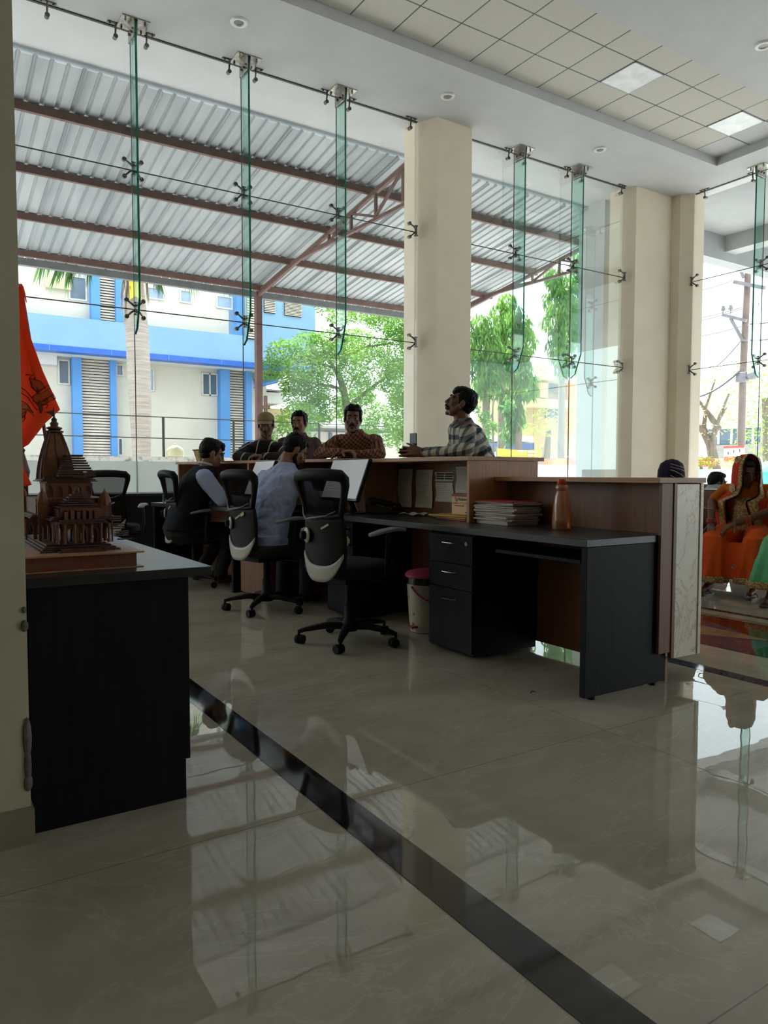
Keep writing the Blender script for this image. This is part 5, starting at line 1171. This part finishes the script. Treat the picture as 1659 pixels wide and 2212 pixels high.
def win(px0, py0, px1, py1, y, mull=0, gm=None):
    A = PY(px0, py0, y); B = PY(px1, py1, y); x0, x1, z0, z1 = A.x, B.x, B.z, A.z; t = .055; m = MB()
    for q in ((x0+t, x1-t, z0, z0+t), (x0+t, x1-t, z1-t, z1), (x0, x0+t, z0, z1), (x1-t, x1, z0, z1)): m.bx(q[0], q[1], y-.06, y+.02, q[2], q[3])
    if mull: xm = (x0+x1)/2; m.bx(xm-t/2, xm+t/2, y-.06, y+.02, z0, z1)
    w = m.build('window', wf, bl, world=True); MB().bx(x0+t, x1-t, y-.02, y, z0+t, z1-t).build('pane', gm or wg, w, world=True)
pg = mat('pale_window_glass', (150, 172, 200), (130, 154, 184), rough=.15, scale=.7)
win(147, 594, 188, 652, BY+.5); win(316, 618, 354, 650, BY+.5, gm=pg); win(387, 625, 414, 657, BY+.5, gm=pg); win(466, 637, 502, 670, BY+.5, gm=pg)
yw = BY+1.29
win(124, 776, 151, 832, yw); win(249, 786, 267, 814, yw); win(316, 794, 333, 846, yw, gm=pg); win(435, 805, 470, 856, yw, 1); win(253, 945, 266, 985, yw)
a = PY(95, 890, yw); c = PY(150, 985, yw); dr = bxp('entrance_glass', M['pane'], bl, a.x, c.x, yw-.7, yw-.68, -.3, a.z, bevel=0)
a = PY(70, 765, yw); bxp('ac_unit', M['white'], bl, a.x, a.x+.75, yw-.3, yw, a.z-.35, a.z, bevel=.02)
a = PY(100, 575, BY+.5); bxp('wall_lamp', mat('pale_yellow_box', (216, 212, 168), rough=.5), bl, a.x-.05, a.x+.75, BY+.3, BY+.5, 7.3, 7.7, bevel=.02)
# ------------------------------------------------------------------ vegetation
def leafcloud(b, c, r, n, L, Wd, rnd, droop=.0, flat=1.0, hang=False):
    for _ in range(n):
        while True:
            q = V((rnd.uniform(-1, 1), rnd.uniform(-1, 1), rnd.uniform(-1, 1)))
            if q.length <= 1: break
        q = q.normalized()*q.length**.6
        p = V(c) + V((q.x*r[0], q.y*r[1], q.z*r[2]))
        if hang: d = V((rnd.gauss(0, .35), rnd.gauss(0, .35), -1)).normalized()
        else: d = V((rnd.gauss(0, 1), rnd.gauss(0, 1), rnd.gauss(0, .6)-droop)).normalized()
        u = perp(d)[0]; u = Matrix.Rotation(rnd.uniform(0, 6.28), 3, d) @ u; l = L*rnd.uniform(.7, 1.3); w = Wd*rnd.uniform(.7, 1.3)
        b.add([p, p+d*l*.5+u*w, p+d*l, p+d*l*.5-u*w], [(0, 1, 2, 3)])
bark = mat('grey_brown_bark', (120, 108, 94), (96, 84, 72), rough=.9, scale=8, stretch=(1, 1, .2))
lg_ = leafmat('light_green_leaves', (128, 164, 78), (98, 142, 64), .9); mg = leafmat('mid_green_leaves', (96, 138, 66), (124, 162, 78), .8); asg = leafmat('deep_green_leaves', (66, 110, 62), (118, 160, 76), .7); og = leafmat('olive_dry_leaves', (150, 154, 98), (180, 172, 126), .9)
def tree(name, label, Y, clusters, trunk, branches, lm, L=.2, Wd=.035, seed=1, dens=1.0, hang=False, droop=.2, plane=PY, cat='tree', group=None):
    rnd = random.Random(seed); b = MB(); s = (plane(930, 800, Y)-plane(829, 800, Y)).length/101
    pts = [plane(x, y, Y) for x, y, *_ in trunk]; base = V((pts[0].x, pts[0].y, -.3))
    r = thing(name, label, cat, base, group=group)
    for i, (px, py, rx, ry, *z) in enumerate(clusters):
        c = plane(px, py, Y); depth = z[0] if z else 1.0; dv = V((0, depth*rnd.uniform(-1, 1), 0)) if plane is PY else V((depth*rnd.uniform(-1, 1), 0, 0))
        n = int(dens*rx*ry*.55*(1 if L > .17 else 1.4)); leafcloud(b, c+dv, (rx*s, rx*s, ry*s), n, L, Wd, rnd, droop, hang=hang)
    t = MB(); t.tube([base]+pts, [trunk[0][2]*s*1.1]+[q[2]*s for q in trunk], 8); t.build('trunk', bark, r, world=True, smooth=True)
    for br in branches: t = MB(); t.tube([plane(x, y, Y) for x, y, *_ in br], [q[2]*s for q in br], 6); t.build('branch', bark, r, world=True, smooth=True)
    b.build('crown', lm, r, world=True); return r
tree('neem_tree', 'large airy light-green tree between the blue building and the middle pillar', 23.5,
     [(620, 760, 30, 22), (660, 755, 34, 26), (605, 790, 24, 18), (640, 800, 34, 26), (690, 750, 34, 26), (720, 760, 32, 24), (660, 845, 40, 28), (630, 825, 26, 22), (700, 830, 30, 28), (705, 690, 26, 18), (770, 680, 36, 22), (815, 690, 42, 28), (860, 700, 34, 30), (790, 740, 40, 30), (850, 760, 40, 40), (880, 740, 26, 40), (800, 800, 42, 36), (850, 830, 44, 44), (760, 850, 36, 24), (720, 880, 40, 24), (680, 895, 34, 24), (620, 905, 34, 26), (800, 880, 44, 36), (860, 900, 40, 44), (820, 930, 36, 30), (880, 850, 26, 60), (870, 960, 30, 28), (690, 790, 30, 22), (735, 805, 24, 20)],
     [(757, 985, 8), (752, 900, 7), (742, 840, 6), (728, 800, 5)], [[(742, 840, 4), (722, 795, 3), (690, 785, 2), (650, 770, 1.2)], [(728, 800, 4), (745, 770, 3), (790, 750, 2), (850, 740, 1.2)], [(750, 880, 4), (800, 840, 3), (850, 800, 1.5)], [(740, 840, 3), (690, 830, 2), (650, 850, 1)], [(726, 800, 3), (700, 760, 2), (690, 720, 1)]], lg_, .125, .024, 5, 1.75)
tree('leafy_tree', 'small light-green tree filling the gap beside the middle pillar, low right of the neem', 25.5,
     [(700, 660, 18, 14), (880, 690, 20, 30), (840, 660, 30, 14), (610, 930, 30, 20), (640, 950, 26, 18)], [(880, 980, 5), (885, 800, 4)], [], lg_, .18, .03, 9, 1.0)
for i, (px, top, bot, wd, Y, lab) in enumerate(((1050, 690, 840, 42, 25, 'tall drooping mast tree just right of the middle pillar'), (1084, 650, 815, 28, 28, 'paler mast tree behind the first one right of the pillar'), (1120, 670, 925, 26, 24, 'dense drooping mast tree behind the first right-hand fin'), (1214, 590, 790, 34, 24.5, 'narrow mast tree left of the second right-hand fin'), (1264, 555, 780, 44, 26, 'tall mast tree behind the second right-hand fin, below the shed roof'), (1284, 800, 950, 15, 27, 'slim green mast tree beside the outside white pillar'))):
    cl = []; n = 9
    for k in range(n):
        f = k/(n-1); w = wd*(.42+.58*math.sin(PI*min(.9, .12+f*.8))); cl.append((px+random.uniform(-8, 8), top+(bot-top)*f, w, (bot-top)/n*1.05, .4))
    tree('mast_tree', lab, Y, cl, [(px, bot+25, 7), (px, (top+bot)/2, 5), (px, top, 2)], [], asg if i in (0, 2, 3) else mg, .42, .045, 20+i, .62, True, group='mast trees')
tree('shrub', 'yellow-green roadside shrub below the beige house', 27, [(1150, 900, 26, 14), (1170, 930, 30, 14), (1125, 925, 24, 14), (1230, 920, 24, 22), (1245, 880, 18, 20), (1165, 800, 34, 18), (1190, 975, 16, 18)], [(1180, 990, 8), (1185, 930, 6)], [], leafmat('yellow_green_leaves', (176, 190, 96), (140, 170, 80), .9), .2, .035, 31, .5, cat='shrub')
tree('sapling', 'thin dark-leaved sapling standing against the cream panel right of the plaid-shirted man', 22.5, [(1062, 900, 14, 12), (1075, 880, 12, 10), (1058, 925, 14, 14), (1070, 945, 14, 12), (1050, 880, 9, 9)], [(1066, 990, 2.5), (1064, 900, 1.6), (1066, 850, 1)], [], asg, .16, .04, 37, .8)
# palm
pr_ = thing('palm_tree', 'palm with smooth pale ringed trunk and hanging fronds before the blue building', 'tree', (5.65, 22, -.3))
prof = [(306, 985, 12.5), (304, 900, 15), (300, 800, 16), (297, 740, 16), (294, 690, 15.5), (291, 640, 14), (289, 590, 12), (288, 540, 10), (287, 505, 8)]
s22 = (PY(930, 800, 22)-PY(829, 800, 22)).length/101
pts = [PY(x, y, 22) for x, y, _ in prof]; tp = [V((pts[0].x, 22, -.3))]+pts
rings_ = []; rad = []
for i in range(len(tp)-1):
    for k in range(8): rings_.append(tp[i].lerp(tp[i+1], k/8)); q0 = prof[max(0, i-1)][2]; q1 = prof[i][2]; rad.append((q0+(q1-q0)*k/8)*s22*(1 if k % 2 else 1.015))
MB().tube(rings_, rad, 16).build('trunk', mat('pale_palm_bark', (176, 166, 158), (152, 142, 134), rough=.85, scale=3, stretch=(.6, .6, 9), bump=.2), pr_, world=True, smooth=True)
fm = leafmat('palm_green', (104, 140, 84), (84, 120, 76), 1.5); fd_ = leafmat('dry_palm', (176, 160, 140), (150, 134, 116), 1.5)
rnd = random.Random(11)
def frond(path, m, n=60, L=1.0, drop=1.1):
    P_ = [PY(x, y, yy) for x, y, yy in path]; b = MB(); b.tube(P_, [.03, .022, .014, .008][:len(P_)], 6); N = len(P_)-1
    for k in range(n):
        t = .12+.88*k/n; j = min(int(t*N), N-1); g = t*N-j; p = P_[j].lerp(P_[j+1], g); d = (P_[j+1]-P_[j]).normalized()
        for sgn in (-1, 1):
            sd = V((rnd.gauss(0, .15), sgn*.6, 0)) + d*.55 + V((0, 0, -drop*rnd.uniform(.7, 1.3))); sd.normalize(); l = L*rnd.uniform(.75, 1.15)*(1-.35*t); w = perp(sd)[0]*.026
            b.add([p-w, p+w, p+sd*l*.6+w*.9-ZU*.03, p+sd*l-ZU*.12*l, p+sd*l*.6-w*.9-ZU*.03], [(0, 1, 2, 3, 4)])
    b.build('frond', m, pr_, world=True)
top = (287, 500, 22)
for path in ([top, (230, 470, 21.5), (150, 515, 21), (80, 570, 21)], [top, (240, 500, 21), (180, 540, 20.6), (120, 575, 20.6)], [top, (225, 500, 21), (165, 545, 20.8), (150, 585, 20.8)], [top, (235, 500, 21), (205, 535, 20.8), (190, 580, 20.8)], [top, (330, 500, 21.6), (380, 545, 21.4), (418, 600, 21.4)], [top, (360, 490, 21.8), (450, 540, 21.6), (500, 605, 21.6)], [top, (300, 520, 21), (330, 560, 20.8), (345, 600, 20.8)], [top, (380, 460, 22.4), (440, 480, 22.4), (480, 560, 22.4)]): frond(path, fm)
for path in ([(285, 560, 22), (272, 580, 21.6), (264, 615, 21.5), (262, 660, 21.5)], [(292, 560, 22), (312, 580, 21.6), (318, 610, 21.5), (320, 640, 21.5)], [(284, 590, 22), (276, 600, 21.5), (272, 640, 21.4), (270, 690, 21.4)]): frond(path, fd_, 20, .5, 1.6)
a = [PY(276, 560, 21.4), PY(303, 560, 21.4), PY(305, 648, 21.4), PY(291, 640, 21.4), PY(280, 648, 21.4)]
MB().prism(a, (0, -.02, 0)).build('yellow_spathe', mat('yellow_sheath', (226, 206, 60), (216, 180, 70), rough=.6), pr_, world=True)

# ------------------------------------------------------------------ things beyond the boundary wall, seen through the second window
def slab(name, label, cat, px0, py0, px1, py1, Y, depth, m, kids=(), zbase=None, par=None):
    A = PY(px0, py0, Y); B = PY(px1, py1, Y); z0 = B.z if zbase is None else zbase
    b = MB(); b.bx(A.x, B.x, Y, Y+depth, z0, A.z); return tag(b.build(name, m), label, cat)
yel = mat('pale_yellow_plaster', (176, 158, 112), (168, 150, 104), rough=.85, scale=.6); crm = mat('cream_plaster', (184, 172, 134), (176, 164, 126), rough=.85, scale=.6)
hs = thing('house', 'cream and beige two-storey house with balconies behind the mast trees', 'house', (24, 36, -.3))
def hb(n, m, a, b_, Y, d, par=hs): A = PY(a[0], a[1], Y); B = PY(b_[0], b_[1], Y); return MB().bx(A.x, B.x, Y, Y+d, B.z, A.z).build(n, m, par, world=True)
hb('wall', yel, (1138, 820), (1236, 985), 36, 5); hb('roof_slab', crm, (1134, 812), (1240, 826), 34.6, 6); hb('balcony', crm, (1138, 858), (1232, 882), 34.8, 1.2)
for q in ((1140, 828, 1168, 856), (1184, 828, 1230, 852), (1180, 884, 1222, 906)):
    hb('window', wg, q[:2], q[2:], 35.9, .1)
hb('column', crm, (1168, 826), (1184, 860), 34.9, .4)
slab('compound_wall', 'plain cream wall panel behind the sapling, right of the plaid-shirted man', 'wall', 1046, 818, 1093, 962, 33, .4, crm)
slab('orange_wall', 'orange painted wall patch between the house and the striped pillar', 'wall', 1226, 826, 1258, 942, 35, .4, mat('orange_plaster', (206, 116, 54), (196, 140, 84), rough=.85, scale=.5))
slab('gate_pillar', 'pale yellow gate pillar behind the second right-hand fin', 'pillar', 1256, 800, 1272, 985, 32, .5, yel)
o = tag(MB().cyl(V((PY(1254, 900, 31).x, 31, -.3)), PY(1254, 800, 31), .1, n=10).build('green_post', mat('green_paint', (40, 110, 62), rough=.6)), 'dark green post beside the pale yellow gate pillar', 'post')
van = thing('van', 'blue and white van passing beyond the yellow banner', 'van', PY(1120, 990, 30))
hb('body', mat('blue_van_paint', (60, 84, 140), (48, 70, 124), rough=.3), (1090, 955), (1154, 975), 30, 2, van); hb('roof', whw, (1092, 940), (1152, 955), 30.05, 1.9, van); hb('lower_body', whw, (1090, 975), (1154, 1050), 30, 2, van)
for x in (1100, 1144):
    p = PY(x, 1000, 29.98); MB().cyl((p.x, 29.95, .02), (p.x, 30.2, .02), .32, n=20).build('wheel', M['plastic'], van, world=True, smooth=True)
bn = thing('banner', 'yellow cloth banner with white lettering above the white boundary wall', 'banner', PY(1120, 985, 20.5))
A = PY(1074, 968, 20.5); B = PY(1172, 987, 20.5)
MB().grid(lambda u, v: V((A.x+(B.x-A.x)*u, 20.5+.03*math.sin(9*u), B.z+(A.z-B.z)*v-.05*math.sin(PI*u))), 14, 3).build('cloth', mat('yellow_banner_cloth', (232, 176, 40), (224, 160, 34), rough=.8), bn, world=True, solid=.004)
for x in (A.x, B.x): MB().cyl((x, 20.53, -.3), (x, 20.53, A.z+.05), .03, n=8).build('pole', M['midgrey'], bn, world=True)
b = MB(); xm = PY(1120, 978, 20.4).x
for k, (dx, dz, w) in enumerate(((0, .16, .1), (.14, .16, .12), (.34, .16, .06), (.5, .15, .16), (.72, .15, .12), (.9, .15, .1), (.5, .03, .1), (.64, .03, .12), (.82, .03, .14))): b.bx(xm+dx, xm+dx+w, 20.42, 20.43, B.z+dz, B.z+dz+.07)
b.build('faded_lettering', M['white'], bn, world=True)
def awn(label, px0, py0, px1, py1, Y, c):
    A = PY(px0, py0, Y); B = PY(px1, py1, Y); r = thing('stall_awning', label, 'awning', V(((A.x+B.x)/2, Y, B.z)), group='roadside stall awnings')
    MB().prism([(A.x+.3, Y, A.z), (B.x-.3, Y, A.z), (B.x, Y, B.z), (A.x, Y, B.z)], (0, 1.6, 0)).build('canvas', mat('awning_'+label.split()[0], c, tuple(k*.9 for k in c), rough=.8), r, world=True)
    for x in (A.x+.1, B.x-.1): MB().cyl((x, Y+.2, -.3), (x, Y+.2, B.z), .025, n=6).build('pole', M['midgrey'], r, world=True)
awn('pink stall awning below the yellow banner', 1128, 984, 1172, 998, 22, (214, 120, 170)); awn('white stall awning left of the pink one', 1098, 986, 1128, 1000, 24.6, (210, 210, 214)); awn('orange stall awning between the mast trees and the outside pillar', 1190, 990, 1236, 1008, 23, (226, 130, 62)); awn('coral stall awning next to the outside pillar', 1238, 988, 1288, 1008, 23.5, (222, 120, 96))
# beyond the wall, first window
lo = thing('outbuilding', 'low whitish house and shed roofs seen between the trees behind the three men', 'house', (14, 30, -.3))
hb('wall', crw, (600, 915), (900, 992), 31, 4, lo); hb('shed_wall', M['outwhite'], (548, 845), (615, 872), 33, 3, lo); hb('shed_roof', M['midgrey'], (545, 838), (640, 846), 32.5, 4, lo); hb('lower_wall', crm, (548, 880), (640, 960), 33.5, 3, lo); hb('tin_roof', mat('dark_tin_roof', (92, 92, 92), rough=.7), (690, 924), (852, 934), 29.5, 2, lo); hb('door', wg, (712, 935), (718, 988), 30.9, .1, lo)
cp = thing('entrance_canopy', 'blue glass entrance canopy at the right end of the blue building', 'canopy', PY(580, 830, 29))
q = [PY(548, 800, 29.5), PY(620, 806, 29.5), PY(600, 826, 27.5), PY(548, 838, 27.5)]; MB().prism(q, (0, 0, .06)).build('glass_roof', mat('blue_glazing', (130, 176, 226), (100, 150, 206), rough=.2), cp, world=True)
for k in range(5): MB().bar(q[0].lerp(q[3], k/4), q[1].lerp(q[2], k/4), .05, .05).build('canopy_bar', db, cp, world=True)
tk = PY(574, 900, 27)
pp_ = thing('downpipe', 'rusty vertical pipe with valves beside the brown shed post', 'pipe', (tk.x, 27, -.3)); MB().cyl((tk.x, 27, -.3), (tk.x, 27, PY(574, 855, 27).z), .08, n=10).build('pipe', redox, pp_, world=True, smooth=True); MB().box((tk.x, 27, PY(574, 880, 27).z), (.3, .2, .12)).build('valve', redox, pp_, world=True)

# ------------------------------------------------------------------ seen through the right-hand glass
up = thing('utility_pole', 'tall steel and concrete utility pole with cross-arms and insulators outside the right-hand glass', 'pole', V((30, PX(1605, 900, 30).y, -.3)))
gp = mat('weathered_pole', (122, 106, 98), (104, 90, 84), rough=.8, scale=2); gs = mat('galvanised_arm', (130, 124, 130), (112, 108, 114), rough=.5)
MB().tube([V((30, PX(1600, 1000, 30).y, -.3)), PX(1604, 820, 30), PX(1616, 580, 30)], [.165, .15, .13], 10).build('mast', gp, up, world=True, smooth=True)
for a, c, w in (((1561, 680), (1612, 693), .13), ((1586, 609), (1652, 622), .15), ((1578, 687), (1604, 735), .10), ((1601, 586), (1606, 600), .1), ((1600, 735), (1615, 735), .08)): MB().bar(PX(*a, 29.8), PX(*c, 29.8), w, w).build('cross_arm', gs, up, world=True)
for x, y in ((1562, 672), (1578, 670)): p = PX(x, y, 29.8); MB().lathe([(.02, -.2), (.02, 0), (.09, .02), (.1, .1), (.06, .16), (.08, .2), (.001, .22)], p, 10).build('insulator', M['midgrey'], up, world=True, smooth=True)
p = PX(1604, 815, 29.7); MB().box(p, (.3, .45, .4)).build('junction_box', gs, up, world=True, bevel=.02); p = PX(1626, 810, 29.7); MB().ell(p, (.2, .3, .2)).build('lamp_head', M['midgrey'], up, world=True, smooth=True)
wm = mat('dark_cable', (70, 70, 76), rough=.6)
for i, (a, c, dx, lab) in enumerate((((1490, 690), (1602, 664), 30, 'upper of the paired thin power lines left of the pole'), ((1490, 697), (1602, 667), 30.2, 'lower of the paired thin power lines left of the pole'), ((1490, 730), (1608, 703), 30, 'single power line below the insulated cross-arm'), ((1485, 862), (1600, 800), 29.5, 'thick sagging cable crossing the trees to the pole'), ((1490, 575), (1524, 565), 31, 'faint topmost power line under the canopy'), ((1490, 632), (1582, 606), 31, 'power line running to the top cross-arm'), ((1620, 700), (1690, 690), 29.8, 'power line leaving the pole to the right'), ((1620, 735), (1690, 728), 29.8, 'lower power line leaving the pole to the right'), ((1550, 790), (1600, 737), 30.4, 'guy wire slanting down left of the pole'))):
    A = PX(*a, dx); B = PX(*c, dx); tag(MB().tube([A.lerp(B, t/8)-ZU*(.25 if i == 3 else .05)*math.sin(PI*t/8) for t in range(9)], .05 if i == 3 else .022, 5).build('power_line', wm), lab, 'cable', 'power lines')
h2 = thing('house', 'pale house with a long window band behind the bare tree outside the right-hand glass', 'house', (44, PX(1560, 950, 44).y, -.3))
def hx(n, m, a, c, X, d, par): A = PX(a[0], a[1], X); B = PX(c[0], c[1], X); return MB().bx(X, X+d, min(A.y, B.y), max(A.y, B.y), B.z, A.z).build(n, m, par, world=True)
hx('wall', crw, (1488, 895), (1700, 1005), 44, 5, h2); hx('window_band', wg, (1530, 927), (1640, 958), 43.9, .1, h2); hx('parapet', M['outwhite'], (1535, 898), (1645, 922), 43.5, .4, h2); hx('sill_band', mat('grey_plaster', (150, 146, 144), rough=.85), (1540, 962), (1650, 988), 43.7, .2, h2)
for x in (1550, 1578, 1606, 1624): hx('mullion', M['outwhite'], (x, 925), (x+3, 960), 43.8, .1, h2)
sg = thing('notice_board', 'white and red notice board behind the veiled head of the woman in orange', 'sign', (29, PX(1585, 990, 29).y, -.3))
hx('board', M['paper'], (1564, 966), (1606, 1012), 29, .06, sg); hx('red_header', mat('sign_red', (206, 110, 100), rough=.6), (1564, 987), (1606, 996), 28.95, .04, sg); hx('red_frame', mat('sign_red_frame', (200, 80, 70), rough=.6), (1563, 964), (1607, 967), 28.97, .04, sg)
for x in (1564, 1604): hx('post', redox, (x, 966), (x+1.5, 1060), 29.08, .05, sg)
for k, (x, y) in enumerate(((1572, 976), (1584, 972), (1597, 970))): hx('mark', M['ink'], (x, y), (x+1.2, y+6), 28.94, .02, sg)
tree('bare_tree', 'pale bare-branched tree outside the right-hand glass, left of the pole', 34, [(1510, 850, 26, 22), (1540, 830, 30, 18), (1560, 850, 30, 20), (1580, 825, 24, 16), (1505, 890, 22, 24), (1535, 880, 26, 22), (1520, 930, 22, 22), (1550, 900, 20, 16), (1500, 960, 14, 16), (1530, 800, 24, 12)],
     [(1545, 1010, 4), (1535, 960, 3.4), (1520, 930, 3), (1500, 915, 2)], [[(1553, 928, 2.4), (1535, 900, 2), (1505, 860, 1)], [(1535, 960, 2), (1555, 900, 1.5), (1575, 850, .8)], [(1520, 930, 2), (1525, 880, 1.2), (1545, 820, .6)], [(1545, 1000, 2), (1540, 930, 1.5), (1570, 880, .7)]], og, .2, .03, 41, .35, plane=PX)
tree('leafy_tree', 'yellow-green leafy tree outside the right-hand glass, right of the pole', 38, [(1640, 870, 24, 28), (1655, 830, 24, 24), (1650, 920, 22, 26), (1640, 960, 16, 18), (1630, 845, 16, 16), (1670, 880, 30, 50)], [(1664, 1010, 5), (1660, 930, 4), (1655, 860, 3)], [], leafmat('fresh_green_leaves', (150, 184, 86), (118, 160, 72), .9), .2, .04, 43, .8, plane=PX)
tree('flower_bed', 'yellow-green spiky plants along the wall outside the right-hand glass', 27.3, [(1510, 1005, 14, 8), (1530, 1008, 14, 8), (1495, 1000, 10, 8), (1545, 1006, 10, 8)], [(1515, 1020, 2), (1515, 1008, 1)], [], leafmat('spiky_leaves', (170, 168, 84), (130, 150, 70), 2), .4, .03, 47, .7, plane=PX, cat='plant')
fs = thing('signboard', 'faded shop signboard with yellow letters low behind the spiky plants', 'sign', (30.5, PX(1520, 1000, 30.5).y, .8))
hx('panel', mat('faded_maroon', (170, 100, 84), rough=.7), (1486, 992), (1545, 1008), 30.5, .08, fs)
hx('leg', redox, (1500, 1008), (1502, 1080), 30.5, .06, fs); hx('leg', redox, (1530, 1008), (1532, 1080), 30.5, .06, fs)
ym_ = mat('sign_yellow', (226, 190, 70), rough=.6)
for x in (1488, 1494, 1504, 1509, 1515, 1520, 1526, 1533): hx('faded_letter', ym_, (x, 996), (x+2.4, 1003), 30.42, .05, fs)
tn = thing('tent', 'turquoise canvas tent at the right edge behind the woman in orange', 'tent', (24, PX(1650, 1030, 24).y, -.3))
q = [PX(1636, 1002, 24.4), PX(1700, 985, 24.4), PX(1700, 1020, 24), PX(1636, 1020, 24)]; MB().prism(q, (1.2, 0, 0)).build('canvas', mat('turquoise_canvas', (70, 200, 180), (60, 186, 168), rough=.8), tn, world=True)
hx('side_wall', mat('turquoise_canvas_side', (96, 196, 190), rough=.8), (1640, 1020), (1700, 1110), 24.2, .9, tn)
# dull buildings closing the far views
b = MB(); b.bx(-30, 10, 40, 44, -.3, 6); tag(b.build('far_block', M['outwhite']), 'distant pale block far behind the blue building', 'building')
